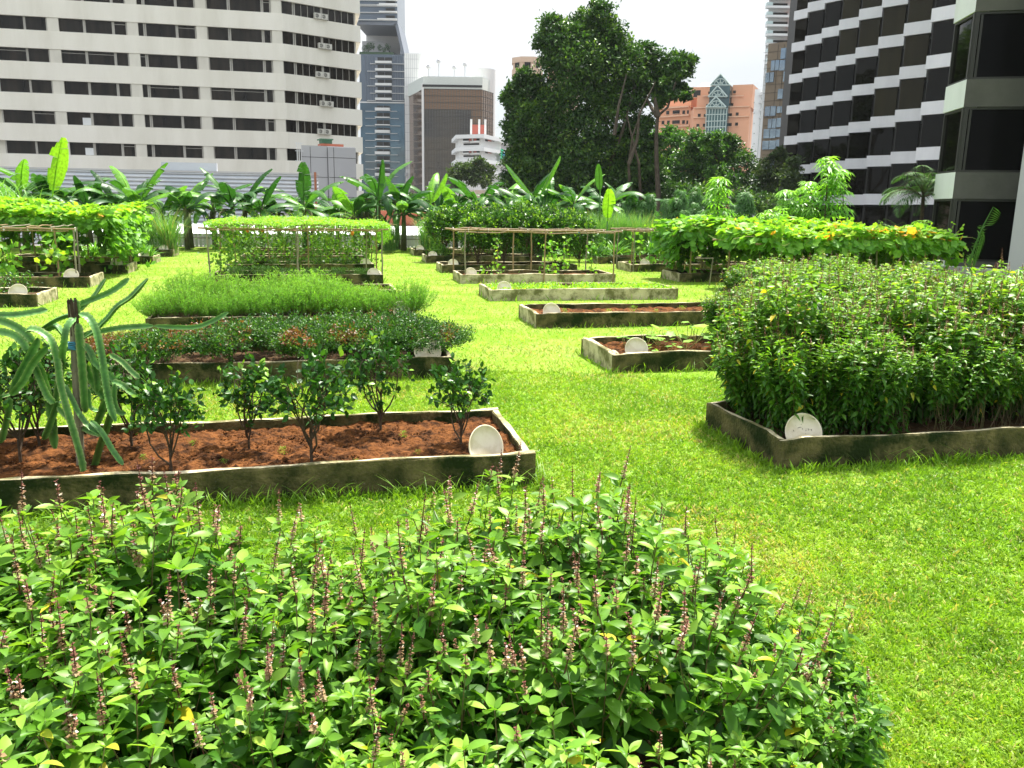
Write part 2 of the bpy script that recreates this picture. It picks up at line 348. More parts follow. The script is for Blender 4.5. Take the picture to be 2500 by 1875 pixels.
def bush(h, rx, z0, nl, nt, nleaf, lsz, T, mat, name='foliage', wood=M_bark, r0=.012, young=.1, sq=1., up=.3, rfun=None):
    lf = MB(); wd = MB(); tips = []
    c = np.array([0, 0, z0+(h-z0)/2]); rad = np.array([rx, rx, (h-z0)/2])
    for i in range(nl):
        az = i*2.4+rng.random(); d = np.array([math.cos(az), math.sin(az), rng.uniform(-.3, 1.)]); d /= np.linalg.norm(d)
        e = c+d*rad*.55; b = np.array([0, 0, z0*rng.uniform(.3, .9)])
        wd.tube(curve((0, 0, 0), b, 0, 3, .03), [r0*1.2, r0, r0*.9], 5) if i < 2 else None
        p = curve(b, e, -.05, 5, .08); wd.tube(p, np.linspace(r0*.8, r0*.4, 5), 5)
        for j in range(nt):
            q0 = p[rnd.choice((2, 3, 4))]; dd = d+unit(1)[0]*.95; dd /= np.linalg.norm(dd)+1e-9
            q1 = c+dd*rad*rng.uniform(.8, 1.05); q1[2] = max(q1[2], z0*.6)
            q = curve(q0, q1, .04, 4, .08); wd.tube(q, np.linspace(r0*.35, r0*.12, 4), 3, cap=False)
            t = rng.uniform(.25, 1.03, nleaf); pos = q[0]+(q[-1]-q[0])*t[:, None]+rng.normal(size=(nleaf, 3))*rx*.05
            ax = (q[-1]-q[0])/(np.linalg.norm(q[-1]-q[0])+1e-9)
            D = ax*.6+unit(nleaf, up); sz = lsz*(.7+.6*rng.random(nleaf))
            r = rng.random(nleaf)*.85; isy = (t > .85) & (rng.random() < young*3); r = np.where(isy, .97, r)
            if rfun is not None: r = rfun(pos, r)
            lf.inst(T, pos, D, unit(nleaf, 1.2), sz, r); tips.append(q[-1])
    return lf.mesh(name, mat, True), wd.mesh('branches', wood), tips
def strap(n, L, w, e0, e1, mat, seg=6, name='foliage', r0=.05, droop=1., rmin=0., rmax=1., z0=0.):
    m = MB(); t = np.linspace(0, 1, seg+1)
    for i in range(n):
        az = rng.random()*2*pi; el = rng.uniform(e0, e1); l = L*rng.uniform(.6, 1.1); el2 = el-droop*rng.uniform(.7, 1.3)
        ang = el+(el2-el)*t**1.3; ds = l/seg
        h = np.concatenate([[0], np.cumsum(np.cos(ang[:-1])*ds)]); z = np.concatenate([[0], np.cumsum(np.sin(ang[:-1])*ds)])
        b = rng.normal(size=2)*r0; ca, sa = math.cos(az), math.sin(az)
        wd = w*rng.uniform(.7, 1.1)*np.sin(pi*np.clip(.12+.88*t, 0, 1)**.7)*.5+.0005
        P = np.stack([b[0]+h*ca, b[1]+h*sa, z+z0], 1); S = np.array([-sa, ca, 0]); Z = wd[:, None]*.35*np.array([0, 0, 1.])
        V = np.concatenate([P+S*wd[:, None]+Z, P, P-S*wd[:, None]+Z]); k = seg+1; i_ = np.arange(seg)
        m.add(V, [np.stack([i_, i_+1, i_+1+k, i_+k], 1), np.stack([i_+k, i_+1+k, i_+1+2*k, i_+2*k], 1)], rng.uniform(rmin, rmax))
    return m.mesh(name, mat, True)
def banana_leaf(m, base, az, el, L, w, droop, r, split=.5, seg=22, fold=.25):
    t = np.linspace(0, 1, seg+1); ang = el-droop*t**1.5; ds = L*1.18/seg
    h = np.concatenate([[0], np.cumsum(np.cos(ang[:-1])*ds)]); z = np.concatenate([[0], np.cumsum(np.sin(ang[:-1])*ds)])
    ca, sa = math.cos(az), math.sin(az)
    P = np.stack([base[0]+h*ca, base[1]+h*sa, base[2]+z], 1); S = np.array([-sa, ca, 0.])
    m.tube(P, np.linspace(.035, .008, seg+1)*min(1, L), 5, min(1., r+.3), cap=False)
    T = np.stack([np.cos(ang)*ca, np.cos(ang)*sa, np.sin(ang)], 1); U = np.stack([-np.sin(ang)*ca, -np.sin(ang)*sa, np.cos(ang)], 1)
    k0 = int(seg*.14)
    for sd in (1, -1):
        off = 0.; 
        for i in range(k0, seg):
            ta, tb = (i-k0)/(seg-k0), (i+1-k0)/(seg-k0)
            wa, wb = [w*.5*max(.0, math.sin(pi*(.04+.93*x)**.8))**.55 for x in (ta, tb)]
            if rng.random() < split: off = rng.normal()*.22*(.5+split); gap = rng.uniform(.0, .3)
            else: gap = 0.
            f = fold+off
            def edge(j, ww, g):
                dn = U[j]*(-math.sin(f)*ww*.6)+S*sd*math.cos(f)*ww*.62
                dn2 = U[j]*(-math.sin(f+.45)*ww*.45)+S*sd*math.cos(f+.45)*ww*.42
                sw = T[j]*ww*.22
                return P[j], P[j]+dn+sw*.6, P[j]+dn+dn2+sw+T[j]*g*ds
            a0, a1, a2 = edge(i, wa, gap); b0, b1, b2 = edge(i+1, wb, 0.)
            m.add([a0, a1, a2, b0, b1, b2], [[(0, 3, 4, 1), (1, 4, 5, 2)] if sd < 0 else [(0, 1, 4, 3), (1, 2, 5, 4)]], r)
def banana(seed, th=.9, n=12, L=2.1, w=.8, erect=True):
    m = MB(); s = MB()
    s.tube([(0, 0, 0), (.03, 0, th*.5), (0, .02, th), (0, 0, th+.35)], [.15, .12, .09, .05], 9)
    for i in range(n):
        az = i*2.4+rng.random()*.7; q = i/n
        banana_leaf(m, (0, 0, th+.1*q), az, 1.2-.95*(1-q)+rng.normal()*.2, L*rng.uniform(.7, 1.1), w*rng.uniform(.8, 1.15), rng.uniform(1.0, 2.3)-.6*q, rng.uniform(0, .86), rng.uniform(.08, .5))
    if erect: banana_leaf(m, (0, 0, th+.15), rng.random()*6, 1.5, L*.8, w*.55, .1, .93, 0., fold=-.4)
    for i in range(3):   # dead hanging leaves
        banana_leaf(s, (0, 0, th-.1), rng.random()*6, .3, L*.6, w*.3, 2.3, .5, .6, 10)
    return [('foliage', m.mesh('banana_foliage', M_ban, True)), ('trunk', s.mesh('banana_trunk', M_banst, True))]
def cassava(h, ns, spread, mat, L=.24, nw=9, bare=.35, droop=0.):
    m = MB(); s = MB()
    for i in range(ns):
        az = i*2.4+rng.random(); e = np.array([spread*math.cos(az)*rng.uniform(.3, 1), spread*math.sin(az)*rng.uniform(.3, 1), h*rng.uniform(.72, 1.)]) if ns > 1 else np.array([0, 0, h])
        p = curve((0, 0, 0), e, .0, 8, .04); s.tube(p, np.linspace(.03, .01, 8), 6)
        nn = int(nw*e[2]/.5)
        t = bare+(1-bare)*rng.random(nn)**.75; pos = p[0]+(p[-1]-p[0])*t[:, None]
        a = np.arange(nn)*2.4+rng.random(nn); el = -.1+.7*(t-bare)/(1-bare)-droop
        R = rng.uniform(.5, 1.3, nn)*(.55*(1.15-t))+.10
        D = np.stack([np.cos(a)*np.cos(el), np.sin(a)*np.cos(el), np.sin(el)], 1)
        tip = pos+D*R[:, None]
        for k in range(nn): s.tube([pos[k], tip[k]], [.004, .003], 3, cap=False)
        m.inst(T_PALM, tip, D*np.array([1, 1, .2])+np.array([0, 0, -.25-droop]), np.array([[0, 0, 1.]])+.2*rng.normal(size=(nn, 3)), L*(.7+.5*rng.random(nn)), np.clip(.2+.7*t+rng.normal(size=nn)*.12, 0, 1))
    return [('foliage', m.mesh('palmate_foliage', mat, True)), ('stem', s.mesh('stem', M_bark, True))]
def palm(h, nf, L, mat, lw=.05, r=None, droop=1.2, e0=.2, e1=1.4):
    m = MB(); s = MB(); s.tube(curve((0, 0, 0), (0, 0, h), 0, 6, .03), np.linspace(.12, .08, 6), 8)
    for i in range(nf):
        az = i*2.4+rng.random()*.5; el = rng.uniform(e0, e1); t = np.linspace(0, 1, 15); ang = el-droop*t**1.4*rng.uniform(.7, 1.3); ds = L/14*rng.uniform(.8, 1.1)
        hh = np.concatenate([[0], np.cumsum(np.cos(ang[:-1])*ds)]); z = np.concatenate([[0], np.cumsum(np.sin(ang[:-1])*ds)])+h
        ca, sa = math.cos(az), math.sin(az); P = np.stack([hh*ca, hh*sa, z], 1); s.tube(P, np.linspace(.02, .006, 15), 4, cap=False)
        tt = np.linspace(.12, 1, 38); pos = np.stack([np.interp(tt, t, P[:, c]) for c in range(3)], 1)
        T = np.gradient(pos, axis=0); T /= np.linalg.norm(T, axis=1, keepdims=True); S = np.array([-sa, ca, 0.])
        for sd in (1, -1):
            D = S*sd+T*.7+np.array([0, 0, -.35])+rng.normal(size=pos.shape)*.08
            ln = L*.30*np.sin(pi*(.15+.8*tt)); m.inst(T_LOW, pos, D, (0, 0, 1), np.stack([ln, np.full(38, lw*1.6), ln], 1), rng.random()*.7+.2*rng.random(38))
    return [('foliage', m.mesh('palm_foliage', mat, True)), ('trunk', s.mesh('palm_trunk', M_bark, True))]

# ------------------------------------------------------------------ the roof garden ground
g = MB()
gx = [-34, -20, -8, 0, 8, 16, 24, 30]; gy = [-6, 0, 6, 14, 22, 30, 38, 47.2]
nu, nv = 120, 110
U_, V_ = np.meshgrid(np.linspace(-34, 26, nu), np.linspace(-6, 47.2, nv), indexing='ij')
hz = .03*(fbm(U_, V_, .6, 3, 3)-.5)
hz[0, :] = hz[-1, :] = hz[:, 0] = hz[:, -1] = 0
X_, Y_ = U_*CT-V_*ST, U_*ST+V_*CT
i, j = np.meshgrid(np.arange(nu-1), np.arange(nv-1), indexing='ij'); q = np.stack([i*nv+j, (i+1)*nv+j, (i+1)*nv+j+1, i*nv+j+1], -1).reshape(-1, 4)
g.add(np.stack([X_, Y_, hz-.015], -1).reshape(-1, 3), [q])
o = g.build('lawn', M_lawn, None, True); tag(o, 'bright yellow-green lawn between the planting beds', 'lawn', kind='structure')
M_slab = pm('slab_concrete', (.35, .34, .31), .85, (.25, .24, .22), .5)
M_street = pm('street', (.06, .06, .06), .9, (.09, .09, .085), .05)
s = MB(); poly = [UV(-34, -6)[:2], UV(26, -6)[:2], UV(26, 47.2)[:2], UV(-34, 47.2)[:2]]
s.prism(poly, GZ, -.1)
tag(s.build('roof_slab', M_slab), 'concrete roof deck carrying the garden', 'roof deck', kind='structure')
s = MB(); s.box((-2500, -1500, GZ-1), (2500, 4000, GZ))
tag(s.build('ground', M_street), 'street level ground far below the roof garden', 'ground', kind='structure')

# ------------------------------------------------------------------ planters
BEDS = []
def planter(key, u0, u1, v0, label, soil='dark', d=1.62, hgt=.28, pale='', szl=.17, group='concrete planting beds in rows across the lawn'):
    BEDS.append((u0, u1, v0, v0+d))
    L = u1-u0; w = .075
    x0, y0, _ = UV(u0, v0)
    root = empty('planter', (x0, y0, 0), TH, label, 'planter', group)
    seed = sum(map(ord, key))
    def wall(ax, a0, a1, b0, b1, mi):
        """wall box subdivided along its length with worn edges"""
        n = max(8, int((a1-a0)/.12)); m = 5; a = np.linspace(a0, a1, n+1)
        prof = [(b0, -.05), (b0, hgt*.5), (b0, hgt-.012), (b0+.01, hgt), (b1-.01, hgt), (b1, hgt-.012), (b1, hgt*.5), (b1, -.05)]
        V = []
        for k, (b, z) in enumerate(prof):
            nz = (fbm(a*1.0+seed, np.full(n+1, k*.3), 3., 3, seed)-.5); n2 = fbm(a+seed, np.full(n+1, .7), 1.2, 3, seed+5)-.5
            zz = z+(nz*.035+n2*.05)*(z > hgt*.7)+ (-.02*(np.abs(a-a0) < .15)*(z > hgt*.7))
            bb = b+(fbm(a*1.+k, np.full(n+1, seed*.1), 4., 2, seed+k)-.5)*.018
            V.append(np.stack([a, bb, zz], 1) if ax == 0 else np.stack([bb, a, zz], 1))
        V = np.stack(V, 1).reshape(-1, 3); K = len(prof)
        i, j = np.meshgrid(np.arange(n), np.arange(K-1), indexing='ij'); q = np.stack([i*K+j, (i+1)*K+j, (i+1)*K+j+1, i*K+j+1], -1).reshape(-1, 4)
        if ax == 1: q = q[:, ::-1]
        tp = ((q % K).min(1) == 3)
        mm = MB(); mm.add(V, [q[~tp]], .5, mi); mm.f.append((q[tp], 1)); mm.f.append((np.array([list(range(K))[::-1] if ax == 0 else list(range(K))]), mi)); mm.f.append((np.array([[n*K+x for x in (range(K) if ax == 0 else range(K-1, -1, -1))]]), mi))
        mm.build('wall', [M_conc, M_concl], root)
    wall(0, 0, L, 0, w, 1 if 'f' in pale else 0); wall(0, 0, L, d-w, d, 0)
    wall(1, w+.002, d-w-.002, 0, w, 1 if 'l' in pale else 0); wall(1, w+.002, d-w-.002, L-w, L, 1 if 'r' in pale else 0)  # pale end walls: brighter light on these ends put into the colour
    near = v0 < 14
    nx, ny = (int(L/(.028 if near else .08)), int(d/(.028 if near else .08)))
    xs, ys = np.meshgrid(np.linspace(w*.6, L-w*.6, nx), np.linspace(w*.6, d-w*.6, ny), indexing='ij')
    amp = 1. if soil == 'red' else .5
    z = szl+amp*(.09*(fbm(xs+seed, ys, 2.2, 3, seed)-.5)+.13*(fbm(xs+seed, ys, 8., 4, seed+3, .68)-.5))
    i, j = np.meshgrid(np.arange(nx-1), np.arange(ny-1), indexing='ij'); q = np.stack([i*ny+j, (i+1)*ny+j, (i+1)*ny+j+1, i*ny+j+1], -1).reshape(-1, 4)
    mm = MB(); mm.add(np.stack([xs, ys, z], -1).reshape(-1, 3), [q])
    if soil == 'red' and near:   # loose clods
        n = int(520*L); P = np.stack([rng.uniform(w, L-w, n), rng.uniform(w, d-w, n), np.full(n, szl-.005)], 1)
        P[:, 2] += .05*(fbm(P[:, 0]+seed, P[:, 1], 2.2, 3, seed)-.5)
        for k in range(n):
            R = rng.uniform(.006, .022)*(1.9 if rng.random() < .07 else 1); v = unit(6)*R*rng.uniform(.7, 1.2, (6, 1))
            v = np.array([(R, 0, 0), (-R, 0, 0), (0, R, 0), (0, -R, 0), (0, 0, R*.8), (0, 0, -R*.8)])*rng.uniform(.6, 1.2, (6, 1)) + P[k]
            mm.add(v, [[(4, 0, 2), (4, 2, 1), (4, 1, 3), (4, 3, 0), (5, 2, 0), (5, 1, 2), (5, 3, 1), (5, 0, 3)]])
    mm.build('soil', M_soil if soil in ('red', 'redish') else M_soild, root, soil != 'red')
    return root
def plate(u, v, label, R=.185, lean=.42, rz=0., z=.13, writing=False):
    prof = [(.0001, 0), (R*.6, .0), (R*.80, .004), (R*.9, .022), (R*.97, .032), (R, .030), (R*.985, .022), (R*.86, -.006), (R*.6, -.012), (.0001, -.012)]
    mm = MB(); mm.lathe(prof[::-1], 40)
    x, y, _ = UV(u, v)
    o = mm.build('plate', M_plate, None, True); o.location = (x, y, z+R*.8); o.rotation_euler = (pi/2-lean, 0, TH+rz)
    tag(o, label, 'plate', 'round clay plates leaning in the bed corners')
    if writing:
        k = MB()
        for (a, b, c, d_) in [(-.045, .045, -.02, .055), (-.02, .055, -.008, .05), (.004, .045, .002, .03), (.035, .035, .042, .036), (.03, .018, .042, .02), (.058, .04, .07, .03), (.07, .03, .06, .022), (.085, .03, .095, .032), (.095, .032, .093, .015), (-.09, .03, -.086, .012), (.03, -.01, .036, -.012)]:
            k.tube([(a, b, .0035), (c, d_, .0035)], .0022, 4)
        k.build('worn_writing', M_ink, o)
    return o
P1, P2 = -3.2, 1.76
planter('a0', P1, P2, 2.0, 'nearest concrete bed, hidden under the flowering basil in front', 'dark')
planter('a', P1-.15, P2, 6.82, 'mossy concrete bed of red soil with the young citrus trees', 'red', 1.68, szl=.19)
planter('b', P1, P2, 11.6, 'concrete bed under the dark spreading shrubs behind the citrus bed', 'dark')
planter('c', P1, P2, 16.3, 'concrete bed hidden under the bright green feathery herbs', 'dark')
planter('d', P1, P2, 21.1, 'concrete bed of dry brownish weeds behind the feathery herbs', 'redish')
planter('e', P1, P2, 25.75, 'dark concrete bed at the front of the vine-roofed bamboo trellis', 'dark')
planter('f', P1, P2, 30.2, 'dark concrete bed under the back of the vine-roofed bamboo trellis', 'dark')
planter('g', P1, P2, 35.0, 'concrete bed just behind the vine-roofed bamboo trellis', 'dark')
planter('gg', P1, P2, 39.6, 'farthest concrete bed of the middle column, before the picket fence', 'dark')
RU0, RU1 = 4.15, 9.2
planter('r1', RU0, RU1, 6.85, 'mossy concrete bed holding the tall basil hedge, broken at its near corner', 'dark', 1.62, pale='')
planter('r2', RU0, RU1, 11.6, 'concrete bed of brown soil with squash seedlings beside the tall basil hedge', 'red', pale='l')
planter('r3', RU0, RU1, 16.25, 'long open concrete bed of bare red soil with a few sprouts', 'red', pale='l')
planter('r4', RU0, RU1+.1, 21.1, 'concrete bed full of low light green seedlings', 'redish', pale='lf')
planter('r5', RU0, RU1, 25.85, 'concrete bed of red soil inside the bare bamboo frame', 'redish', pale='lf')
planter('r6', RU0, RU1, 30.1, 'concrete bed at the foot of the leafy lime hedge', 'dark', pale='l')
planter('r7', RU0+.05, RU1, 35.3, 'concrete bed behind, with a bright leafy tuft at its corner', 'dark', pale='l')
planter('r8', RU0+.05, RU1, 40.1, 'farthest concrete bed on the right of the grass path, with lemongrass', 'dark', pale='l')
LU0, LU1 = -11.4, -6.33
planter('h', LU0, LU1, 20.75, 'weathered concrete bed of leafy weeds at the left edge', 'dark', pale='r')
planter('i', LU0, LU1, 25.3, 'weathered concrete bed under the bare front of the left bamboo frame', 'dark', pale='r')
planter('j', LU0, LU1, 30.0, 'weathered concrete bed under the pumpkin vines on the left', 'dark', pale='r')
planter('k', LU0, LU1, 34.4, 'weathered concrete bed with the lily clumps on the left', 'dark', pale='r')
planter('l', LU0, LU1, 39.0, 'weathered concrete bed with the tall lemongrass at the far left', 'dark', pale='r')
SU0, SU1 = 11.5, 16.6
planter('s3', SU0+.5, SU1+2.2, 21.3, 'concrete bed under the nearer squash trellis on the right', 'dark', pale='l')
planter('s2', SU0, SU1, 26.0, 'concrete bed under the farther squash trellis on the right', 'dark', pale='l')
planter('s1', SU0-.1, SU1, 30.3, 'concrete bed under the small bamboo frame at the far right', 'dark', pale='l')
planter('s0', SU0, SU1, 34.6, 'farthest concrete bed of the right-hand column', 'dark', pale='l')
plate(P2-.42, 6.82+.2, 'tall cream plate leaning in the corner of the citrus bed', .2, .3, .55, .14)
plate(RU0+.34, 6.85+.22, 'cream plate with worn writing in front of the tall basil hedge', .19, .35, -.1, .13, True)
plate(RU0+.42, 11.6+.2, 'cream plate in the near corner of the squash seedling bed', .18, .35, -.1, .15)
plate(RU0+.36, 16.25+.22, 'cream plate in the corner of the bare red soil bed', .185, .4)
plate(RU0+.4, 21.1+.2, 'cream plate in the corner of the light green seedling bed', .19, .4)
plate(RU0+.34, 25.85+.2, 'greyish plate behind the left post of the bare bamboo frame', .19, .4)
plate(RU0+.42, 30.1+.15, 'cream plate in the corner of the lime hedge bed', .19, .4)
plate(RU0+.35, 35.3+.2, 'cream plate beside the bright tuft behind the lime hedge bed', .19, .6)
plate(RU0+.35, 40.1+.2, 'yellowish plate below the lemongrass of the farthest right bed', .19, .4)
plate(P2-.35, 11.6+.2, 'cream plate half hidden behind a citrus tree, in the shrub bed', .2, .4, .1, .18)
plate(P2-.3, 16.3+.2, 'pale plate at the right end of the feathery herb bed', .18, .4, .3, .2)
plate(P2-.28, 25.75+.2, 'cream plate at the right front post of the vine-roofed trellis', .19, .4)
plate(P2-.3, 30.2+.2, 'cream plate under the back right of the vine-roofed trellis', .19, .4)
plate(P2-.3, 35.0+.2, 'small cream plate seen through the posts behind the vine-roofed trellis', .17, .3)
plate(LU1-.42, 20.75+.2, 'cream plate in the weedy bed at the left edge', .2, .4)
plate(LU1-.5, 25.3+.2, 'cream plate behind a post of the left bamboo frame', .2, .4)
plate(LU1-.35, 30.0+.2, 'cream plate at the corner under the pumpkin vines', .19, .4)
plate(LU1-.35, 34.4+.2, 'tilted cream plate below the lily clumps', .2, .9)
plate(LU1-.4, 39.0+.2, 'cream plate in front of the tall lemongrass at the far left', .2, .4)
plate(SU0+.5, 30.3+.2, 'grey plate under the small bamboo frame at the far right', .19, .4)

# broken corner lumps
def lump(px, py, label, R):
    x, y = G(px, py, .1); m = MB(); m.ball((0, 0, 0), (R, R*.8, R*1.1), 14, 10)
    v = m.v[0]; v *= (1+.5*(fbm(v[:, 0]*1+3+v[:, 2], v[:, 1]+v[:, 2]*.7, 9., 3, 5)-.5))[:, None]; v[:, 2] = np.clip(v[:, 2], -.12, .14)
    o = m.build('mortar_patch', M_concl, None, False); o.location = (x, y, .12); tag(o, label, 'mortar patch', 'rough mortar patches on bed corners')
lump(1952, 1105, 'rough lump of mortar patching the near corner of the basil hedge bed', .13)
lump(1497, 880, 'pale mortar lump at the near corner of the squash seedling bed', .13)
# ------------------------------------------------------------------ basil in the nearest bed
BAS = [basil(i, .80+.04*(i % 3), 11, .22, .22, .45, .098) for i in range(6)]
GB = 'flowering basil plants filling the nearest bed'
rows = [(2.12, 0.), (2.5, .5), (2.9, 0.), (3.3, .5), (3.65, 0.)]
for ri, (v, ofs) in enumerate(rows):
    u = -2.55+ofs*.36
    while u < 2.05:
        uu = u+rnd.uniform(-.06, .06); vv = v+rnd.uniform(-.06, .06)
        edge = u > 1.5
        sc = rnd.uniform(.9, 1.08)*(1. if not edge else .78)*(.8 if (ri == 0 and u > .8) else 1.)
        sc *= (1.28 if uu < -.55 else 1.0 if uu < .35 else 1.15 if uu < 1.6 else 1.)*(1. if ri >= 2 else .90 if ri == 1 else .80)
        lab = ('basil plant with pale flower spikes in the back row of the nearest bed' if ri >= 3 else
               'basil plant at the trimmed right end of the nearest bed' if edge else
               'large-leaved basil plant at the very front of the nearest bed' if ri == 0 else
               'basil plant in the middle of the nearest bed')
        tl = (rnd.gauss(0, .06)-(.10 if ri == 0 else -.08 if ri == 4 else 0), (.18 if edge else 0)+rnd.gauss(0, .05))
        x, y, _ = UV(uu, vv)
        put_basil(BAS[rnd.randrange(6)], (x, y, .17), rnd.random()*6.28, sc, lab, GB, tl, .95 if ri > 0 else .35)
        u += .36 if not edge else .30
# low shoots spilling over the right end of the bed
for (px, py, z, sc) in ((2010, 1700, .2, .62), (1900, 1800, .25, .6), (1985, 1870, .2, .55), (1790, 1560, .2, .7), (1860, 1640, .2, .6), (2120, 1760, .1, .55)):
    x, y = G(px, py, z+.25); put_basil(BAS[rnd.randrange(6)], (x, y, max(0, z-.05)), rnd.random()*6, sc, 'small basil shoot leaning over the grass right of the nearest bed', 'basil shoots leaning over the grass', (0, .2), .0)
# ------------------------------------------------------------------ tall basil hedge on the right
HED = [basil(20+i, 1.30+.06*i, 20, .40, .16, .85, .112, 3) for i in range(4)]; HED2 = [basil(30+i, 1.30, 16, .40, .5, .95, .10, 3) for i in range(2)]
GH = 'tall basil plants of the right-hand hedge'
for ri, v in enumerate((7.3, 7.65, 8.0, 8.35)):
    u = 4.38+.2*(ri % 2)
    while u < 8.3:
        front = ri == 0; lft = u < 4.75
        lab = ('dense basil plant at the left end of the tall hedge' if lft else 'dense basil plant in the front row of the tall hedge' if front else 'flowering basil plant in the back rows of the tall hedge')
        x, y, _ = UV(u+rnd.uniform(-.08, .08), v+rnd.uniform(-.06, .06))
        sc = rnd.uniform(.76, 1.08)*(.9 if lft else 1)*(.93 if front else 1.02)*(1-.16*(front and u > 5.6))
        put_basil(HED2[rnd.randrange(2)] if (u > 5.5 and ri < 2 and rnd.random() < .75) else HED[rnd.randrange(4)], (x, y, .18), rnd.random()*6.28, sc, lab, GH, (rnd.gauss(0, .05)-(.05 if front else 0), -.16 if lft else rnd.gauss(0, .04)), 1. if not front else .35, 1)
        u += .46 if ri else .36
for v in (11.8, 12.4, 13.0):
    u = 6.6
    while u < 11.5:
        x, y, _ = UV(u+rnd.uniform(-.1, .1), v+rnd.uniform(-.1, .1))
        put_basil(HED[rnd.randrange(4)], (x, y, .15), rnd.random()*6.28, rnd.uniform(.78, .95)*(1 if u > 7 else .85), 'flowering basil plant in the bed behind the tall hedge', 'basil plants behind the tall hedge', (0, 0), 1., 1)
        u += .55
for v in (16.4, 17.2):
    for k in range(5):
        x, y, _ = UV(9.0+k*.7, v); put_basil(HED[k % 4], (x, y, .1), rnd.random()*6.28, rnd.uniform(.8, .95), 'flowering basil plant farthest back on the right', 'basil plants farthest back on the right', (0, 0), 1.)
# ------------------------------------------------------------------ citrus trees
FR = MB(); FR.ball((0, 0, 0), .021, 10, 8); FRM = FR.mesh('fruit', M_fruit, True)
CIT = [bush(.98, .36, .27, 7, 8, 11, .070, T_OVAL, M_cit, young=.10) for _ in range(4)]
def citrus(px, py, sc, k, label, nf=5, z=.2, rz=None):
    x, y = G(px, py, z); lf, wd, tips = CIT[k]
    r = put('citrus_tree', [('foliage', lf), ('branches', wd)], (x, y, z-.04), rnd.random()*6 if rz is None else rz, sc*.93, label, 'citrus tree', 'young citrus trees in the red soil bed')
    for i in range(nf):
        p = tips[(i*7+3) % len(tips)]; o = link('fruit', FRM, r); o.location = (p[0], p[1], p[2]-.03)
citrus(1125, 1086, .98, 0, 'citrus tree nearest the corner plate of the red soil bed', 3)
citrus(930, 1048, 1.08, 1, 'tall citrus tree in front of the pale plate, with dark fruit hanging right', 5)
citrus(762, 1126, 1.16, 2, 'open-branched citrus tree with green fruit on its right side', 6)
citrus(608, 1088, .96, 3, 'slender citrus tree standing behind two others at the middle of the bed', 3)
citrus(418, 1147, .98, 0, 'low wide citrus tree with many green fruits right of the cactus', 8, rz=2.)
citrus(322, 1086, 1.05, 1, 'citrus tree with light new leaves just right of the cactus', 2, rz=4.)
citrus(50, 1122, 1.12, 2, 'dark citrus tree behind the cactus arms at the left edge', 3)
citrus(95, 1085, 1.15, 3, 'second dark citrus tree behind the cactus arms', 2, rz=1.)
citrus(-70, 1105, 1.1, 1, 'dark citrus tree cut by the left edge of the picture', 2)
# ------------------------------------------------------------------ dragon fruit cactus
bx, by = G(197, 1141, .18); tz = at(176, 738, by)[2]
root = empty('climbing_cactus', (bx, by, .15), 0, 'climbing cactus draped over a post with long drooping serrated arms', 'cactus')
pst = MB(); tx = at(176, 738, by)[0]-bx
P = np.array([(0, 0, -.05), (tx*.3, 0, (tz-.15)*.3), (tx*.65, 0, (tz-.15)*.65), (tx, 0, tz-.15)])
pst.tube(P, [.034, .033, .031, .030], 12)
for t in (.12, .3, .47, .62, .78): c = P[0]+(P[-1]-P[0])*t; pst.tube([c-[0, 0, .004], c+[0, 0, .004]], .037, 12)
pst.build('post', M_bambg, root)
hk = MB()   # fibrous torn top of the post
for k in range(40):
    a = rng.random()*6.28; hk.tube([(tx+.03*math.cos(a), .03*math.sin(a), tz-.15-.28*rng.random()), (tx+.035*math.cos(a), .035*math.sin(a), tz-.15+.0+.04*rng.random())], [.008, .004], 4)
hk.build('fibre_wrap', M_bark, root)
tb = MB(); zt = at(178, 850, by)[2]-.15
for k in range(5): a = np.linspace(0, 2*pi, 14); tb.tube(np.stack([.042*np.cos(a)+tx*.72, .042*np.sin(a), zt+.012*k+.006*np.sin(a*2+k)], 1), .007, 5)
tb.build('tie', M_blue, root)
ARMS = [[(575,255),(640,290),(690,380),(730,560),(760,760),(790,920),(835,1035)], [(545,285),(490,350),(465,480),(455,600),(450,700)], [(560,320),(578,500),(597,750),(615,970)],
 [(185,385),(230,368),(300,392),(370,460),(410,600),(430,760),(480,950),(540,1150),(590,1340),(600,1470)], [(598,1465),(625,1520),(670,1605)], [(275,430),(200,570),(130,700),(75,840)], [(340,490),(240,600),(160,740),(75,842)],
 [(-20,295),(100,340),(190,400),(240,460)], [(-20,380),(100,410),(170,470),(200,530)], [(-60,268),(150,262),(345,228)], [(560,190),(700,140),(830,80),(935,0)], [(580,232),(620,190),(680,130),(765,0)],
 [(600,430),(690,375)], [(600,435),(690,372),(740,322),(778,285),(850,200),(950,130),(1070,0)], [(590,412),(750,380),(900,355),(1110,343)], [(1115,343),(1387,353),(1520,317),(1652,245)],
 [(450,760),(510,860),(570,980),(650,1080),(735,1135)], [(415,925),(500,1010),(600,1080),(740,1137)], [(655,1030),(740,1120),(810,1240),(890,1350)], [(800,960),(760,1090),(710,1230),(670,1390)],
 [(615,540),(700,620),(780,690),(850,760)], [(810,745),(880,770),(940,820),(1035,885)], [(795,550),(880,600),(950,670),(1010,722)], [(250,620),(300,740),(350,850),(400,900)], [(410,890),(360,1040),(310,1165)],
 [(615,620),(680,760),(765,870)], [(765,870),(725,980),(690,1060)], [(60,860),(50,980),(0,1190)], [(640,800),(650,930),(710,962)], [(830,760),(830,880),(860,960),(912,975)], [(430,600),(410,780),(390,950)],
 [(-40,872),(75,842)], [(500,262),(400,300),(300,365)], [(275,600),(340,800),(380,1000),(400,1230)], [(545,150),(548,220),(545,285)], [(470,420),(400,345),(330,370)], [(600,470),(660,560),(690,700),(700,820)]]
